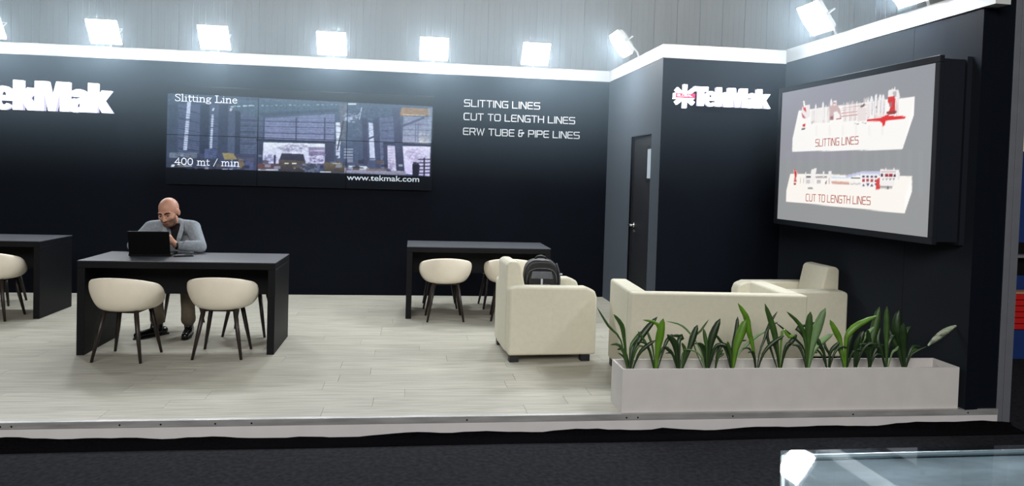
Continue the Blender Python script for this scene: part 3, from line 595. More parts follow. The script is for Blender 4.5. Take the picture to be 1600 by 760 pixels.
# ---------------------------------------------------------------- tables
def table(x, y, label):
    t = thing('table', label, 'table', (x, y, 0), 0, 'black slab tables')
    w, d, k = 1.505, .676, .058
    MB().box(0, w, 0, d, .75-.006, .75).build('table_top', M_top, t)
    MB().box(0, w, 0, d, .75-k, .744).build('apron_slab', M_table, t, bevel=.002, seg=1)
    for a in (0, w-k): MB().box(a, a+k, 0, d, .0, .75-k).build('side_panel', M_table, t, bevel=.002, seg=1)
    MB().box(k, w-k, .345, .365, .437, .75-k).build('front_panel', M_table, t)
    return t
table(-2.595, 6.179, 'black slab table with the seated man and laptop')
table(-.047, 7.678, 'black slab table right of centre by the back wall, behind the armchair')
table(-3.53-1.505, 7.612, 'black slab table cut by the left frame edge')

# ---------------------------------------------------------------- tub chairs (local +y is the front)
def make_chair(label):
    t = thing('tub_chair', label, 'chair', (0, 0, 0), 0, 'cream tub chairs')
    nu = 40; prof = [(.0, .0), (.34, .0), (.56, .004), (.70, .03), (.80, .10), (.89, .25), (.965, .48), (1.0, .70), (.992, .88), (.955, 1.0)]
    vs, fs = [], []
    for r_, h in prof:
        for i in range(nu):
            th = 2*math.pi*i/nu; ca = -math.cos(th)                 # 1 at front (+y), -1 at back
            b = (1-ca)/2
            s_ = min(1, max(0, (b-.12)/.5)); s_ = s_*s_*(3-2*s_)
            rim = .460 + .10*s_ + .105*max(0, (b-.42)/.58)**.8
            zb = .385
            flare = 1+.07*s_*h
            vs.append((.262*r_*math.sin(th)*flare, -.262*r_*math.cos(th)*(1+.03*s_*h)-.0, zb+(rim-zb)*h))
    for j in range(len(prof)-1):
        for i in range(nu): fs.append((j*nu+i, j*nu+(i+1) % nu, (j+1)*nu+(i+1) % nu, (j+1)*nu+i))
    MB().add(vs, fs).build('shell', M_cream, t, smooth=True, solid=.036, sub=1)
    mb = MB(); vs, fs = [], []
    for r_, z in ((0, .478), (.6, .478), (.85, .472), (.93, .455), (.93, .43), (.8, .41)):
        for i in range(nu): th = 2*math.pi*i/nu; vs.append((.235*r_*math.sin(th), .235*r_*math.cos(th)+.008, z))
    for j in range(5):
        for i in range(nu): fs.append((j*nu+i, j*nu+(i+1) % nu, (j+1)*nu+(i+1) % nu, (j+1)*nu+i))
    mb.add(vs, fs).build('seat_cushion', M_cream, t, smooth=True)
    for sx in (-1, 1):
        for sy in (-1, 1):
            MB().tube([(sx*.118, sy*.118, .392), (sx*.150, sy*.150, .2), (sx*.185, sy*.18, 0)], [.0185, .0165, .0105], 10).build('leg', M_leg, t, smooth=True)
    MB().box(-.13, .13, -.13, .13, .374, .386).build('leg_plate', M_black, t)
    return t
PI = math.pi
ch = make_chair('cream tub chair seen from behind, left of two before the middle table'); ch.location = (-2.19, 6.115, 0); ch.rotation_euler = (0, 0, R(-6))
for x, y, a, l in ((-1.495, 6.20, 0, 'cream tub chair seen from behind, right of two before the middle table'),
                   (.353, 7.69, 2, 'cream tub chair seen from behind at the table right of centre'),
                   (1.03, 7.73, -5, 'cream tub chair half hidden behind the left ivory armchair'),
                   (-3.955, 7.66, 0, 'cream tub chair at the table cut by the left frame edge'),
                   (-2.165, 7.29, 180, 'cream tub chair under the seated man behind the middle table'),
                   (-1.455, 7.0, 176, 'cream tub chair mostly hidden behind the right end of the middle table'),
                   (.33, 8.42, 180, 'cream tub chair across the right table, hidden but for its legs'),
                   (.985, 8.42, 184, 'cream tub chair across the right table, behind the armchair'),
                   (-4.32, 8.45, 180, 'cream tub chair on the far side of the table at the left frame edge')):
    dup(ch, (x, y, 0), R(a), l)

# ---------------------------------------------------------------- armchairs and loveseat
def armchair(loc, rz, label):
    t = thing('armchair', label, 'armchair', loc, rz, 'ivory armchairs')         # local: back at x=0, faces +x
    w, d = .355, .735
    for s in (-1, 1):
        MB().prism([(.0, .055), (d, .055), (d, .53), (d-.02, .585), (d-.09, .612), (.05, .618), (.0, .60)], s*(w-.15) if s > 0 else -w, w if s > 0 else -(w-.15), 'y').build('arm', M_ivory, t, bevel=.022, seg=3)
    MB().prism([(-.004, .055), (.20, .055), (.20, .40), (.155, .60), (.118, .775), (.095, .80), (.03, .805), (-.004, .78)], -(w-.155), w-.155, 'y').build('backrest', M_ivory, t, bevel=.030, seg=4)
    MB().box(.19, d-.02, -(w-.155), w-.155, .055, .27).build('base', M_ivory, t, bevel=.012, seg=2)
    MB().box(.16, d+.005, -(w-.155), w-.155, .275, .42).build('seat_cushion', M_ivory2, t, bevel=.035, seg=4)
    for sx in (.045, d-.09):
        for sy in (-1, 1): MB().box(sx-.03, sx+.045, sy*(w-.05)-.035, sy*(w-.05)+.035, 0, .056).build('foot', M_foot, t)
    return t
armchair((.775, 6.243, 0), R(3), 'ivory armchair with a black backpack on its seat, left of the loveseat')
armchair((3.685, 6.175, 0), R(180), 'ivory armchair against the right wall under the lightbox')
t = thing('loveseat', 'ivory two-seat sofa with its back to the viewer behind the planter', 'sofa', (1.575, 5.136, 0), R(-3))
W, Dp, Hs = 1.315, .735, .70
for a, b in ((0, .14), (W-.14, W)): MB().box(a, b, .112, Dp, .055, Hs).build('arm', M_ivory, t, bevel=.022, seg=3)
MB().box(0, W, 0, .112, .055, Hs).build('backrest', M_ivory, t, bevel=.016, seg=3)
MB().box(.14, W-.14, .11, Dp-.015, .055, .27).build('base', M_ivory, t, bevel=.01, seg=2)
for a, b in ((.142, W/2-.002), (W/2+.002, W-.142)): MB().box(a, b, .112, Dp+.01, .272, .43).build('seat_cushion', M_ivory2, t, bevel=.035, seg=4)
for sx in (.05, W-.05):
    for sy in (.07, Dp-.06): MB().box(sx-.04, sx+.035, sy-.035, sy+.035, 0, .056).build('foot', M_foot, t)

# ---------------------------------------------------------------- backpack on the left armchair
bp = thing('backpack', 'black backpack with grey pocket standing on the left ivory armchair', 'backpack', (1.105, 6.25, .42), R(-4))
M_nyl = mat('black_nylon', rgb(14, 14, 17), .45, .5, noise=(30, .2), bump=.35)
M_nylg = mat('grey_nylon', rgb(92, 94, 100), .5, .4, noise=(30, .2), bump=.3)
M_nyl2 = mat('dark_grey_nylon', rgb(44, 46, 50), .5, .4, noise=(22, .35), bump=.4)
def dome(w, h0, h1, n=14): return [(-w, 0), (w, 0), (w*1.02, h0)] + [(w*math.copysign(abs(math.cos(R(a)))**.62, math.cos(R(a))), h0+(h1-h0)*math.sin(R(a))**.72) for a in np.linspace(10, 170, n)] + [(-w*1.02, h0)]
MB().prism(dome(.148, .22, .385), -.07, .10, 'y').build('body', M_nyl, bp, bevel=.028, seg=3)
MB().prism(dome(.116, .17, .290), -.105, -.06, 'y').build('front_panel', M_nyl, bp, bevel=.018, seg=3)
MB().prism([(-.095, .228), (.092, .228), (.080, .292), (-.084, .292)], -.112, -.098, 'y').build('top_flap', M_nylg, bp, bevel=.006, seg=2)
MB().prism(dome(.098, .09, .195), -.135, -.10, 'y').build('front_pocket', M_nyl2, bp, bevel=.014, seg=3)
MB().prism([(-.012, .185), (.004, .185), (.004, .232), (-.012, .232)], -.139, -.12, 'y').build('tag', M_letter, bp)
MB().tube([(-.05, .04, .378), (-.03, .035, .402), (0, .03, .409), (.03, .035, .402), (.05, .04, .378)], .009, 8).build('carry_handle', M_nyl, bp, smooth=True)
MB().tube([(x, -.108 if abs(x) < .1 else -.09, z) for x, z in dome(.128, .19, .318)[2:]], .0035, 6).build('zip', M_nylg, bp, smooth=True)
MB().tube([(.125, -.03, .355), (.152, -.055, .27), (.154, -.06, .18), (.150, -.045, .05)], [.010, .011, .010, .008], 8).build('strap', M_nyl2, bp, smooth=True)
MB().box(.150, .178, -.065, -.05, .262, .272).build('buckle', M_letter, bp)

# ---------------------------------------------------------------- planter and its plants
pt = thing('planter_box', 'long white planter box at the platform edge', 'planter', (1.372, 4.610, 0), R(0))
PL, PD, PH, k = 2.39, .262, .287, .012
MB().box(0, PL, 0, k, .0, PH).build('front_board', M_planter, pt); MB().box(0, PL, PD-k, PD, 0, PH).build('back_board', M_planter, pt)
MB().box(0, k, k, PD-k, 0, PH).build('end_board', M_planter, pt); MB().box(PL-k, PL, k, PD-k, 0, PH).build('end_board', M_planter, pt)
mb = MB(); vs, fs = [], []; nx, ny = 110, 12
for j in range(ny+1):
    for i in range(nx+1): vs.append((k+(PL-2*k)*i/nx, k+(PD-2*k)*j/ny, .205+random.uniform(-.006, .006)+.008*math.sin(i*.4)))
for j in range(ny):
    for i in range(nx): a = j*(nx+1)+i; fs.append((a, a+1, a+nx+2, a+nx+1))
so = mb.add(vs, fs).build('soil', M_soil, pt, smooth=True)
LM = [mat('leaf_dark', rgb(31, 52, 22), .4, .5, noise=(14, .3)), mat('leaf_mid', rgb(52, 82, 31), .4, .5, noise=(14, .25)), mat('leaf_bright', rgb(86, 128, 30), .4, .5, noise=(10, .25)), mat('leaf_pale', rgb(108, 138, 92), .4, .5, noise=(10, .2)), mat('leaf_silver', rgb(168, 174, 158), .45, .5, noise=(40, .45))]
def leaf(parent, pts, w, m, dy):
    """pts: (dx,h) control points after the base; leaf is a creased lance-shaped blade"""
    P = [Vector((0, 0, 0))]+[Vector((a, dy*(i+1)/len(pts), h)) for i, (a, h) in enumerate(pts)]
    n = 9; C = []
    for i in range(n+1):
        t_ = i/n*(len(P)-1); j = min(int(t_), len(P)-2); f = t_-j
        p0, p1, p2, p3 = P[max(j-1, 0)], P[j], P[j+1], P[min(j+2, len(P)-1)]
        C.append(.5*((2*p1)+(p2-p0)*f+(2*p0-5*p1+4*p2-p3)*f*f+(3*p1-p0-3*p2+p3)*f**3))
    vs, fs = [], []
    for i, c in enumerate(C):
        tg = (C[min(i+1, n)]-C[max(i-1, 0)]).normalized(); side = tg.cross(Vector((0, 1, 0))); side = side.normalized() if side.length > .1 else Vector((1, 0, 0))
        tw = side*.93+Vector((0, 1, 0))*.36; u = i/n; ww = w*.92*(.16+.84*math.sin(math.pi*min(1, (u*.95+.03))**1.55)) if u < .97 else w*.05
        nn = Vector((0, -1, 0))*.22*ww
        vs += [c-tw*ww/2-nn, c+nn*.4, c+tw*ww/2-nn]
        vs += [c-tw*ww/2-nn+Vector((0, .0012, 0)), c+nn*.4+Vector((0, .002, 0)), c+tw*ww/2-nn+Vector((0, .0012, 0))]
    for i in range(n):
        a, b = i*6, (i+1)*6
        fs += [(a, a+1, b+1, b), (a+1, a+2, b+2, b+1), (a+3, b+3, b+4, a+4), (a+4, b+4, b+5, a+5), (a, b, b+3, a+3), (a+2, a+5, b+5, b+2)]
    MB().add(vs, fs).build('leaf', LM[m], parent, smooth=True)
M_spot = mat('leaf_spotted', rgb(150, 160, 138), .4, .5, noise=(28, .85), scale=(.6, 1, 1.4))
Q = .00121        # metres per unit of the sketch below: base x, leaves [points], width, colour, depth lean
ZB = 388
PLANTS = [
 (1.545-.07, 235, 388, [([(190,250),(120,170),(57,72)],14,1,.05), ([(205,250),(185,160),(135,98)],26,1,-.02), ([(215,350),(178,318)],12,0,.03)], 'plant at the left end of the planter with one long thin arching leaf'),
 (None, 250, 388, [([(262,320),(310,235),(352,180),(402,122)],34,0,.03), ([(290,330),(330,280),(380,242)],22,0,-.03), ([(250,300),(285,245),(320,205)],20,1,.05)], 'dark leaved plant second from the left in the planter'),
 (None, 385, 388, [([(350,310),(320,250),(284,198)],16,1,.03), ([(392,300),(402,210),(410,118)],44,2,-.03), ([(372,300),(352,230),(338,188)],14,1,.05), ([(430,300),(452,250),(484,215)],20,0,.03), ([(400,250),(395,160),(312,138)],20,2,.04)], 'plant with a broad bright upright leaf, third from the left in the planter'),
 (None, 520, 388, [([(480,330),(450,295),(414,273)],20,0,-.03), ([(500,310),(485,255),(442,212)],36,0,.0), ([(520,300),(520,250),(545,230),(470,228)],28,0,.05), ([(575,300),(600,230),(622,162)],36,0,.02), ([(545,340),(540,290),(515,250)],20,1,-.04)], 'dense dark plant fourth from the left in the planter'),
 (None, 680, 388, [([(640,300),(575,205),(520,162),(444,147)],12,3,.04), ([(660,300),(640,270),(612,258)],20,0,-.02), ([(678,300),(672,240),(662,186)],22,1,.03), ([(695,290),(712,215),(746,124)],42,0,.0), ([(640,340),(590,300),(515,288)],10,3,-.04), ([(600,260),(650,200),(700,140)],12,1,.06), ([(720,330),(745,290),(770,260)],14,0,.03)], 'plant with a tall dark blade and a thin arching pale leaf'),
 (None, 722, 388, [([(740,350),(760,330),(775,320)],14,0,0), ([(735,340),(750,310),(755,290)],12,1,-.03)], 'small low sprout in the planter'),
 (None, 830, 388, [([(790,310),(755,250),(722,212)],16,0,.02), ([(815,330),(800,290),(784,248)],20,1,-.03), ([(848,300),(880,200),(898,132)],48,2,.0), ([(860,340),(920,280),(985,230),(1048,202)],16,3,.05), ([(835,300),(860,210),(868,122)],26,0,.05)], 'plant with a broad bright green leaf at the middle of the planter'),
 (None, 965, 388, [([(945,290),(920,200),(905,120),(852,42)],34,2,.03), ([(985,320),(1020,240),(1040,190),(1104,150)],16,0,.05), ([(1000,320),(1060,250),(1110,215)],22,0,-.03)], 'tall plant with a bright blade pointing up left behind the middle of the planter'),
 (None, 1108, 388, [([(1090,290),(1068,180),(1014,44)],34,1,.03), ([(1140,310),(1190,250),(1215,220)],26,0,.03), ([(1060,310),(1040,200),(1105,92)],18,0,.06), ([(1110,200),(1150,225),(1180,215)],22,2,-.02)], 'plant with a slender tall blade right of the middle of the planter'),
 (None, 1265, 390, [([(1250,310),(1190,240),(1075,150)],14,0,.04), ([(1250,250),(1215,160),(1135,88)],22,1,.02), ([(1270,290),(1268,180),(1270,84)],42,1,.0), ([(1285,280),(1310,180),(1345,58)],52,3,-.03), ([(1280,290),(1300,230),(1328,140)],44,0,.04), ([(1255,270),(1235,210),(1215,185),(1330,150)],24,0,.05), ([(1300,320),(1350,265),(1425,212)],34,3,.02)], 'broad leaved plant with a pale upright leaf, right of the middle of the planter'),
 (None, 1385, 395, [([(1360,330),(1335,280),(1325,240)],24,0,.02), ([(1390,330),(1410,290),(1440,255)],22,0,-.02), ([(1400,350),(1378,300),(1372,260)],16,0,.04)], 'small dark plant between two broad plants in the planter'),
 (None, 1500, 395, [([(1470,280),(1450,220),(1405,142)],34,2,.03), ([(1492,270),(1510,215),(1560,165),(1668,108)],38,2,-.02), ([(1510,300),(1520,250),(1535,212)],34,0,.0), ([(1475,340),(1470,300),(1480,270)],24,1,.04)], 'plant with a bright leaf stretching to the right in the right half of the planter'),
 (None, 1545, 395, [([(1560,300),(1580,240),(1592,198)],34,0,.0), ([(1570,310),(1610,240),(1682,172)],26,3,.03), ([(1540,320),(1545,270),(1555,215)],28,0,-.03)], 'dark plant with one pale leaf beside the bright stretching leaf'),
 (None, 1640, 395, [([(1650,280),(1678,180),(1698,64)],46,1,.02), ([(1640,300),(1625,240),(1608,186)],24,0,-.02), ([(1650,330),(1665,290),(1660,250)],26,0,.04), ([(1625,350),(1605,310),(1590,290)],16,0,-.03)], 'tall plant fourth from the right end of the planter'),
 (None, 1742, 395, [([(1740,270),(1742,170),(1738,58)],32,1,.02), ([(1765,330),(1785,305),(1792,280)],16,3,-.03), ([(1720,330),(1700,260),(1720,190)],28,0,.05), ([(1750,300),(1770,250),(1795,225)],26,0,.02)], 'tall upright plant near the right end of the planter'),
 (None, 1862, 395, [([(1840,280),(1815,180),(1820,84)],52,0,.02), ([(1865,300),(1870,230),(1905,178)],34,0,.03), ([(1830,320),(1800,260),(1780,200)],40,0,.05), ([(1850,310),(1840,230),(1830,150)],44,0,-.02), ([(1885,350),(1925,310),(1978,280)],9,0,-.04)], 'dark plant at the right end of the planter with a silvery spotted leaf reaching right'),
]
for _, bx, bz, leaves, l in PLANTS:
    X = 1.372+.075+ (bx-235)*Q*1.018
    t = thing('leafy_plant', l, 'plant', (X, 4.735+random.uniform(-.012, .012), .20), 0, 'green plants in the planter box')
    hs = 1.0
    for pts, w, m, dy in leaves:
        leaf(t, [((a-bx)*Q, ((bz-b)*Q+.075)*hs) for a, b in pts], w*Q*1.12, m, dy)
    for e in range(2):
        sg = random.choice((-1, 1)); a_, h_ = sg*random.uniform(.06, .13), random.uniform(.15, .25)
        leaf(t, [(a_*.25, h_*.45+.03), (a_*.65, h_*.85+.02), (a_*1.25, h_*.95)], random.uniform(.014, .026), random.choice((0, 0, 1)), random.uniform(-.05, .07))
    if bx == 1862:
        lf = MB(); P0 = Vector((.14, -.035, .214)); P1 = Vector((.342, -.05, .362)); dv = P1-P0; nv = Vector((-dv.z, .012, dv.x)).normalized(); vs, fs = [], []
        for i in range(9):
            u = i/8; c_ = P0+dv*u+Vector((0, 0, .012*math.sin(PI*u))); w_ = .026*math.sin(PI*min(1, u*.93+.05))**.8
            vs += [c_-nv*w_, c_+Vector((0, -.010, 0)), c_+nv*w_, c_-nv*w_+Vector((0, .0015, 0)), c_+Vector((0, -.0085, 0)), c_+nv*w_+Vector((0, .0015, 0))]
        for i in range(8): a, b = i*6, i*6+6; fs += [(a, a+1, b+1, b), (a+1, a+2, b+2, b+1), (a+3, b+3, b+4, a+4), (a+4, b+4, b+5, a+5), (a, b, b+3, a+3), (a+2, a+5, b+5, b+2)]
        lf.add(vs, fs).build('leaf', M_spot, t, smooth=True)
    MB().tube([(0, 0, -.012), (0, 0, .05)], [.012, .009], 8).build('stem', LM[0], t, smooth=True)

# ---------------------------------------------------------------- laptop, phone and papers on the middle table
lp = thing('laptop', 'open black laptop seen from behind on the middle table', 'laptop', (-2.165, 6.52, .75), R(5))
MB().box(-.168, .168, -.01, .225, .004, .020).build('base', M_lid, lp, bevel=.004, seg=2)
kb = MB().box(-.15, .15, .02, .13, .0201, .0205).build('keyboard', M_frame, lp)
Rl = Matrix.Rotation(R(17), 4, 'X')
lid = MB().box(-.162, .158, -.006, .004, .0, .206); lid.v = [tuple(Rl @ Vector(v) + Vector((0, -.008, .018))) for v in lid.v]
lid.build('lid', M_lid, lp, bevel=.003, seg=2)
for sx in (-.155, .155):
    for sy in (.0, .2): MB().box(sx-.008, sx+.008, sy, sy+.015, 0, .004).build('rubber_foot', M_black, lp)
M_paper = mat('paper', rgb(205, 208, 212), .7, .2)
pp = thing('paper_sheet', 'loose white papers between the laptop and the sleeve of the seated man', 'paper', (-1.96, 6.61, .7505), R(25))
MB().box(-.05, .05, -.03, .03, 0, .001).build('sheet', M_paper, pp); o = MB().box(-.05, .05, -.03, .03, .0012, .0022).build('sheet', M_paper, pp); o.rotation_euler = (0, 0, R(14))
ph = thing('phone', 'black phone lying on the middle table right of the laptop', 'phone', (-1.91, 6.545, .7505), R(-62))
MB().box(-.036, .036, -.075, .075, 0, .008).build('body', M_black, ph, bevel=.003, seg=2); MB().box(-.033, .033, -.071, .071, .0081, .0085).build('screen', mat('phone_glass', rgb(8, 8, 10), .08, .6), ph)

# ---------------------------------------------------------------- seated man
M_skin = mat('skin', rgb(184, 137, 115), .5, .35, noise=(20, .06)); M_stub = mat('stubble', rgb(112, 84, 70), .65, .2, noise=(60, .2)); M_lip = mat('lips', rgb(150, 92, 82), .5, .3)
M_jack = mat('grey_blazer', rgb(136, 143, 151), .85, .15, noise=(50, .14), bump=.4); M_shirt = mat('dark_shirt', rgb(28, 26, 28), .8, .15)
M_khaki = mat('khaki_trousers', rgb(100, 92, 80), .85, .15, noise=(30, .1), bump=.3); M_shoe = mat('black_leather', rgb(10, 10, 11), .22, .5); M_hair = mat('dark_hair', rgb(34, 26, 22), .7, .2); M_eye = mat('eye_white_shaded', rgb(112, 98, 90), .35, .4)  # eye colour darkened to paint in the shade of the sockets
def fuse(mb, name, mats, parent, voxel, smooth, assign=None):
    o = mb.build(name, mats); md = o.modifiers.new('r', 'REMESH'); md.mode = 'VOXEL'; md.voxel_size = voxel; md.use_smooth_shade = True
    if smooth: sm = o.modifiers.new('s', 'SMOOTH'); sm.factor = .5; sm.iterations = smooth
    dg = bpy.context.evaluated_depsgraph_get(); me = bpy.data.meshes.new_from_object(o.evaluated_get(dg)); bpy.data.objects.remove(o)
    me.materials.clear(); [me.materials.append(m) for m in (mats if isinstance(mats, list) else [mats])]
    me.polygons.foreach_set('use_smooth', [True]*len(me.polygons))
    if assign:
        for p in me.polygons: p.material_index = assign(p.center)
    return link(name, me, parent)
man = thing('person', 'bald bearded man in a grey blazer leaning over the laptop at the middle table', 'person', (0, 0, 0))
HC = Vector((-2.135, 6.872, 1.098)); HR = (Matrix.Rotation(R(-5), 3, 'Z') @ Matrix.Rotation(R(20), 3, 'X') @ Matrix.Rotation(R(-4), 3, 'Y'))
def hp(*p): return HC + HR @ Vector(p)
b = MB()
# head
b.ell(hp(0, .020, .035), (.081, .100, .092), 24, 16, HR); b.ell(hp(0, -.030, -.020), (.068, .068, .088), 24, 16, HR); b.ell(hp(0, -.058, -.082), (.044, .038, .034), 16, 12, HR); b.ell(hp(0, -.01, -.07), (.062, .06, .05), 16, 12, HR)
b.capsule(hp(0, -.096, .012), hp(0, -.119, -.030), .008, .0125); b.ell(hp(-.011, -.106, -.034), (.009, .011, .008), 10, 8, HR); b.ell(hp(.011, -.106, -.034), (.009, .011, .008), 10, 8, HR)
b.capsule(hp(-.048, -.078, .026), hp(-.012, -.096, .022), .010, .011); b.capsule(hp(.048, -.078, .026), hp(.012, -.096, .022), .010, .011)
b.capsule(hp(-.020, -.098, -.058), hp(.020, -.098, -.058), .0075, .0075); b.capsule(hp(-.017, -.094, -.068), hp(.017, -.094, -.068), .008, .008)
for s in (-1, 1):
    b.ell(hp(s*.083, .012, -.005), (.010, .022, .033), 12, 10, HR @ Matrix.Rotation(R(-12*s), 3, 'Z')); b.capsule(hp(s*.045, -.072, -.02), hp(s*.058, -.05, -.012), .018, .014)
# neck, trunk, limbs
NB = (-2.135, 6.985, .975)
b.capsule(hp(0, .028, -.075), NB, .056, .060)
b.capsule((-2.138, 7.01, .95), (-2.145, 7.11, .80), .060, .100); b.capsule((-2.145, 7.11, .80), (-2.155, 7.25, .56), .100, .115)
SHL, SHR = (-2.325, 7.01, .945), (-1.968, 7.01, .955); ELL, ELR = (-2.425, 6.88, .803), (-1.850, 6.825, .803); WRL, WRR = (-2.29, 6.75, .792), (-2.018, 6.735, .820)
b.capsule((-2.14, 7.02, .955), SHL, .045, .048); b.capsule((-2.14, 7.02, .955), SHR, .045, .048)
for s, e, w in ((SHL, ELL, WRL), (SHR, ELR, WRR)): b.capsule(s, e, .046, .038); b.capsule(e, w, .036, .025)
KL, KR = (-2.24, 6.845, .505), (-1.965, 6.86, .505); AL, AR = (-2.215, 6.895, .085), (-1.953, 6.88, .085)
for hx, kn, an in ((-2.235, KL, AL), (-2.075, KR, AR)): b.capsule((hx, 7.23, .535), kn, .075, .055); b.capsule(kn, an, .052, .036)
# right-of-picture hand, raised loosely closed beside the laptop lid
b.capsule((-2.026, 6.732, .828), (-2.062, 6.715, .862), .026, .029); b.capsule((-2.045, 6.712, .852), (-2.078, 6.708, .880), .024, .022)
for i, (dx, dz) in enumerate(((-.014, .040), (-.019, .024), (-.023, .008), (-.026, -.008))):
    k0 = Vector((-2.058+dx*.8, 6.700, .862+dz)); k1 = k0+Vector((-.026, -.016, .004)); k2 = k1+Vector((-.006, .022, -.010+.002*i)); k3 = k2+Vector((.014, .016, -.004)); r_ = (.0092, .0095, .009, .008)[i]
    b.capsule(Vector((-2.045, 6.712, .850+dz*.7)), k0, .010, r_, 8); b.capsule(k0, k1, r_, r_*.95, 8); b.capsule(k1, k2, r_*.95, r_*.9, 8); b.capsule(k2, k3, r_*.9, r_*.8, 8)
b.capsule((-2.05, 6.728, .866), (-2.068, 6.728, .902), .012, .010, 8); b.capsule((-2.068, 6.728, .902), (-2.084, 6.716, .918), .010, .0085, 8)
# left-of-picture hand resting on the keyboard
b.capsule(WRL, (-2.235, 6.70, .797), .025, .028); b.capsule((-2.225, 6.715, .797), (-2.215, 6.685, .797), .024, .022)
for i in range(4):
    k0 = Vector((-2.232+.016*i, 6.672+.004*abs(i-1.5), .802)); k1 = k0+Vector((.004, -.030, .004)); k2 = k1+Vector((.002, -.020, -.014))
    b.capsule(Vector((-2.235+.014*i, 6.695, .798)), k0, .010, .0092, 8); b.capsule(k0, k1, .0092, .0085, 8); b.capsule(k1, k2, .0085, .0075, 8)
b.capsule((-2.215, 6.71, .794), (-2.187, 6.690, .790), .012, .010, 8); b.capsule((-2.187, 6.690, .790), (-2.178, 6.668, .786), .010, .0085, 8)
HRi = HR.inverted()
def face_mat(c):
    q_ = HRi @ (Vector(c)-HC)
    if q_.length > .17: return 0
    if -.068 < q_.z < -.055 and abs(q_.x) < .024 and q_.y < -.09: return 2
    if q_.y < -.01 and q_.z < -.036 + .25*(abs(q_.x)-.05)*(abs(q_.x) > .05) and not (abs(q_.x) < .018 and q_.z > -.043): return 1
    return 0
fuse(b, 'body', [M_skin, M_stub, M_lip], man, .0055, 2, face_mat)
for s in (-1, 1):
    ey = MB().ell(hp(s*.031, -.079, .006), (.0125, .0110, .0058), 14, 10, HR).build('eye', M_eye, man, smooth=True)
    MB().ell(hp(s*.031-.002, -.0905, .003), (.0062, .003, .006), 10, 8, HR).build('iris', M_black, ey, smooth=True)
    MB().capsule(hp(s*.031-.013, -.085, .0115), hp(s*.031+.013, -.083, .0115), .0062, .0062, 8).build('eyelid', M_skin, ey, smooth=True)
    MB().tube([hp(s*.012, -.105, .026), hp(s*.03, -.1005, .033), hp(s*.052, -.083, .027)], [.0055, .0070, .004], 8).build('eyebrow', M_hair, man, smooth=True)
# blazer
j = MB()
j.capsule((-2.14, 7.03, .925), (-2.145, 7.12, .78), .115, .145); j.capsule((-2.145, 7.12, .78), (-2.155, 7.26, .56), .145, .150)
j.ell((-2.145, 7.09, .83), (.185, .125, .15), 20, 12)
for s, e, w in ((SHL, ELL, WRL), (SHR, ELR, WRR)):
    wv = Vector(e).lerp(Vector(w), .86)
    j.capsule(Vector(NB)+Vector((0, .02, .0)), s, .066, .070); j.capsule(s, e, .068, .055); j.capsule(e, wv, .052, .042)
j.capsule((-2.19, 6.985, .985), (-2.08, 6.985, .990), .055, .055)
for k_ in range(5):     # sleeve creases
    a = Vector(ELR).lerp(Vector(WRR), .12+.14*k_); j.ell(a+Vector((0, -.012, .012)), (.014, .050, .048), 10, 8, Matrix.Rotation(R(25), 3, 'Y'))
jk = fuse(j, 'blazer', M_jack, man, .009, 3)
def strip(name, pts, w, m, parent, th=.006):
    mb = MB(); n = len(pts); vs = []; fs = []
    for i, p in enumerate(pts):
        p = Vector(p); vs += [p+Vector((-w[i]/2, 0, 0)), p+Vector((w[i]/2, 0, 0)), p+Vector((w[i]/2, th, 0)), p+Vector((-w[i]/2, th, 0))]
    for i in range(n-1):
        for k_ in range(4): fs.append((i*4+k_, i*4+(k_+1) % 4, (i+1)*4+(k_+1) % 4, (i+1)*4+k_))
    fs += [(0, 1, 2, 3), tuple(range(4*n-1, 4*n-5, -1))]; return mb.add(vs, fs).build(name, m, parent, smooth=False)
strip('shirt', [(-2.10, 6.915, 1.0), (-2.085, 6.908, .93), (-2.09, 6.925, .86), (-2.11, 6.965, .78)], [.085, .080, .058, .02], M_shirt, man, .03)
M_lapel = mat('lapel_highlight', rgb(150, 157, 165), .85, .15, noise=(50, .14))  # lighter than the blazer: collar edge highlight put into the colour
strip('lapel', [(-2.035, 6.925, 1.015), (-2.035, 6.905, .945), (-2.055, 6.910, .87), (-2.09, 6.95, .80)], [.018, .036, .040, .012], M_lapel, jk)
strip('lapel', [(-2.185, 6.925, 1.005), (-2.175, 6.905, .945), (-2.155, 6.910, .87), (-2.12, 6.95, .80)], [.018, .036, .040, .012], M_lapel, jk)
wt = MB(); a = Vector(ELR).lerp(Vector(WRR), .97); b_ = Vector(ELR).lerp(Vector(WRR), 1.06); wt.tube([a, b_], .033, 14).build('watch', M_black, man, smooth=True)
tr = MB()
for hx, kn, an in ((-2.235, KL, AL), (-2.075, KR, AR)):
    kn, an = Vector(kn), Vector(an); tr.capsule((hx, 7.24, .535), kn, .086, .070); tr.capsule(kn, kn.lerp(an, .55), .066, .060); tr.capsule(kn.lerp(an, .5), kn.lerp(an, .80), .058, .061); tr.capsule(kn.lerp(an, .80), kn.lerp(an, .84), .063, .064)
tr.capsule((-2.235, 7.25, .55), (-2.075, 7.25, .55), .10, .10)
fuse(tr, 'trousers', M_khaki, man, .009, 2)
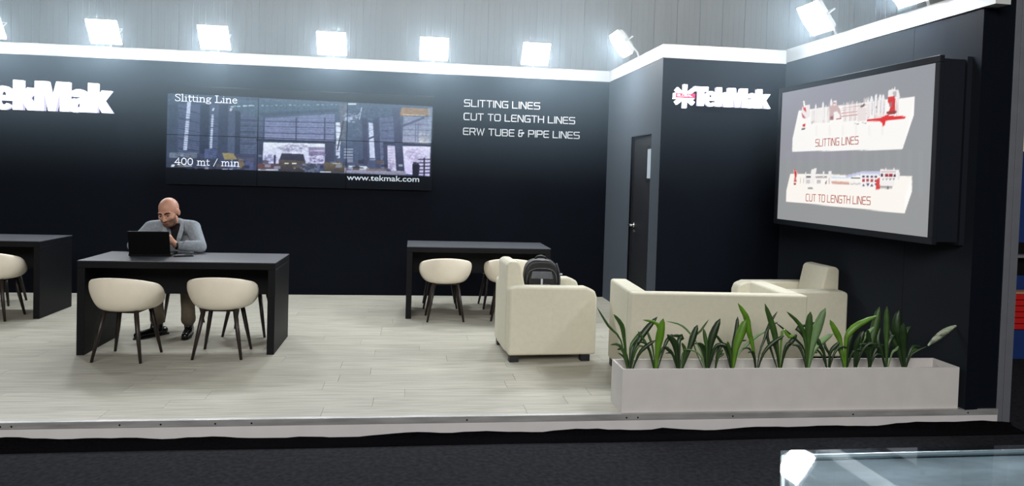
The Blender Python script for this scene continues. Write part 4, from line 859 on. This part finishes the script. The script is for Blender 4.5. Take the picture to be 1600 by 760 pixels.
def shoe(an, toe):
    an, toe = Vector((an[0], an[1], 0)), Vector((toe[0], toe[1], 0)); d = (toe-an).normalized(); h = an-d*.055; s = MB()
    s.capsule(h+Vector((0, 0, .040)), h+d*.09+Vector((0, 0, .045)), .036, .038); s.capsule(h+d*.09+Vector((0, 0, .042)), toe-d*.04+Vector((0, 0, .032)), .040, .031); s.capsule(h+d*.045+Vector((0, 0, .05)), h+d*.055+Vector((0, 0, .115)), .038, .040)
    o = fuse(s, 'shoe', M_shoe, man, .007, 3)
    for v in o.data.vertices: v.co.z = max(v.co.z, .006)
    n = Vector((-d.y, d.x, 0)); pl = [h-d*.035-n*.028, h+d*.06-n*.034, toe-d*.10-n*.042, toe-d*.03-n*.030, toe, toe-d*.03+n*.030, toe-d*.10+n*.042, h+d*.06+n*.034, h-d*.035+n*.028]
    MB().prism([(p.x, p.y) for p in pl], 0, .014, 'z').build('sole', M_black, o)
shoe(AL, (-2.362, 6.712)); shoe(AR, (-1.935, 6.690))

# ---------------------------------------------------------------- glass counter in the foreground
def glassy(name, col, refl, rough):
    m = bpy.data.materials.new(name); m.use_nodes = True; nt = m.node_tree; nt.nodes.clear()
    out = nt.nodes.new('ShaderNodeOutputMaterial'); mx = nt.nodes.new('ShaderNodeMixShader'); tr_ = nt.nodes.new('ShaderNodeBsdfTransparent'); gl = nt.nodes.new('ShaderNodeBsdfGlossy')
    tr_.inputs[0].default_value = col; gl.inputs['Roughness'].default_value = rough; gl.inputs[0].default_value = (.92, .97, 1, 1)
    fr_ = nt.nodes.new('ShaderNodeFresnel'); fr_.inputs[0].default_value = refl
    ge_ = nt.nodes.new('ShaderNodeNewGeometry'); su_ = nt.nodes.new('ShaderNodeMath'); su_.operation = 'SUBTRACT'; su_.use_clamp = True
    nt.links.new(fr_.outputs[0], su_.inputs[0]); nt.links.new(ge_.outputs['Backfacing'], su_.inputs[1]); nt.links.new(su_.outputs[0], mx.inputs[0]); nt.links.new(tr_.outputs[0], mx.inputs[1]); nt.links.new(gl.outputs[0], mx.inputs[2]); nt.links.new(mx.outputs[0], out.inputs[0]); return m
M_gl = glassy('counter_glass', (.90, .94, .96, 1), 2.0, .02)
ct = thing('display_counter', 'glass topped display counter in the right foreground', 'counter', (0, 0, 0))
top = [(.762, 1.418), (.56, 1.03), (.50, .92), (1.9, .92), (1.9, 1.424)]
MB().prism(top, .967, .975, 'z').build('glass_top', M_gl, ct)
M_cin = mat('counter_lining', rgb(176, 186, 194), .7, .2, noise=(6, .35), scale=(1, 2.2, 1)); M_cal = mat('counter_frame', rgb(176, 188, 194), .35, .5, .6)
ins = [(.775, 1.405), (.575, 1.03), (.52, .93), (1.88, .93), (1.88, 1.41)]
MB().prism(ins, .945, .957, 'z').build('shelf', M_cin, ct)  # pale panel added under the glass to imitate a bright reflection
MB().prism(ins, -.12, .30, 'z').build('cabinet', M_cin, ct)
fm = MB(); edge = [Vector((a, b2, .963)) for a, b2 in [(.765, 1.413), (.565, 1.03), (.507, .925), (1.893, .925), (1.893, 1.419)]]
for i in range(5):
    fm.tube([edge[i-1], edge[i]], .005, 6)
fm.build('top_frame', M_cal, ct)
for p in [(.772, 1.405), (.53, .935), (1.875, .935), (1.875, 1.405)]: MB().box(p[0]-.006, p[0]+.006, p[1]-.006, p[1]+.006, .29, .964).build('corner_post', M_cal, ct)
M_side = glassy('counter_side_glass', (.86, .94, .94, 1), 1.45, .03)
MB().box(.785, 1.865, 1.402, 1.408, .30, .962).build('rear_glass', M_side, ct)

# ---------------------------------------------------------------- neighbouring stand at the right frame edge
M_blue = mat('blue_board', rgb(26, 52, 110), .6, .3, noise=(3, .1)); M_creamb = mat('cream_board', rgb(226, 208, 176), .7, .2, emit=rgb(226, 208, 176), strength=.15); M_redc = mat('red_corrugated', rgb(196, 30, 30), .6, .3)  # cream board has a faint painted-in glow, though it is no lamp
nb = thing('partition', 'blue partition of the neighbouring stand at the right frame edge', 'partition', (5.2, 6.6, -.12))
MB().box(0, 2.4, 0, .06, 0, 2.42).build('board', M_blue, nb)
MB().box(0, 2.4, -.01, .07, 2.42, 3.6).build('header', mat('grey_header', rgb(122, 130, 140), .6, .3, noise=(5, .15)), nb)
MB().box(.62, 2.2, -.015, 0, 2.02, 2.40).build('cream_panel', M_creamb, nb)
MB().box(.62, 2.2, -.014, 0, 2.40, 2.46).build('brown_rail', mat('brown_rail', rgb(92, 74, 64), .6), nb)
for k_, (z, c) in enumerate(((2.85, 60), (3.15, 90))): MB().box(.66, 2.2, -.02, -.01, z, z+.13).build('header_stripe', mat('stripe', rgb(40+c*.3, 46+c*.3, 62+c*.3), .6), nb)
rc = thing('red_crate', 'red ribbed crate standing before the blue partition at the right frame edge', 'crate', (5.80, 6.42, .0))
MB().box(0, .6, 0, .12, -.12, .16).build('plinth', M_blue, rc)
for k_ in range(6): MB().box(0, .6, 0, .12, .165+k_*.058, .165+k_*.058+.052).build('rib', M_redc, rc, bevel=.006, seg=1)
MB().box(-.005, .605, -.005, .125, .513, .535).build('lid', mat('tan_lid', rgb(186, 130, 104), .6), rc)
sh = thing('wall_shelf', 'grey shelf fixed on the blue partition above the red crate', 'shelf', (5.78, 6.598, .70))
MB().box(0, .8, -.14, 0, .16, .185).build('board', mat('shelf_grey', rgb(120, 122, 126), .5), sh); MB().box(0, .8, -.02, 0, -.02, .30).build('back_plate', M_black, sh); MB().box(.02, .05, -.12, 0, .02, .16).build('bracket', M_post, sh)


# ---------------------------------------------------------------- haze volume added to imitate lens bloom round the lamps, fading out downwards
hz = MB().box(XL+.05, 4.7, 4.9, 10.6, 1.25, 4.6).build('bloom_haze', None); hz.data.materials.clear()
hm = bpy.data.materials.new('haze'); hm.use_nodes = True; nt = hm.node_tree; nt.nodes.clear(); vo = nt.nodes.new('ShaderNodeVolumeScatter'); oo = nt.nodes.new('ShaderNodeOutputMaterial')
vo.inputs['Color'].default_value = (.62, .84, 1, 1); vo.inputs['Anisotropy'].default_value = .45; nt.links.new(vo.outputs[0], oo.inputs['Volume'])
tc = nt.nodes.new('ShaderNodeTexCoord'); sx_ = nt.nodes.new('ShaderNodeSeparateXYZ'); mr = nt.nodes.new('ShaderNodeMapRange'); mr.interpolation_type = 'SMOOTHSTEP'
nt.links.new(tc.outputs['Object'], sx_.inputs[0]); nt.links.new(sx_.outputs[2], mr.inputs[0]); mr.inputs[1].default_value = 1.3; mr.inputs[2].default_value = 2.9; mr.inputs[3].default_value = 0; mr.inputs[4].default_value = .041
nt.links.new(mr.outputs[0], vo.inputs['Density'])
hz.data.materials.append(hm); hz['kind'] = 'stuff'; tag(hz, 'thin haze added to imitate lens bloom around the floodlights', 'haze')
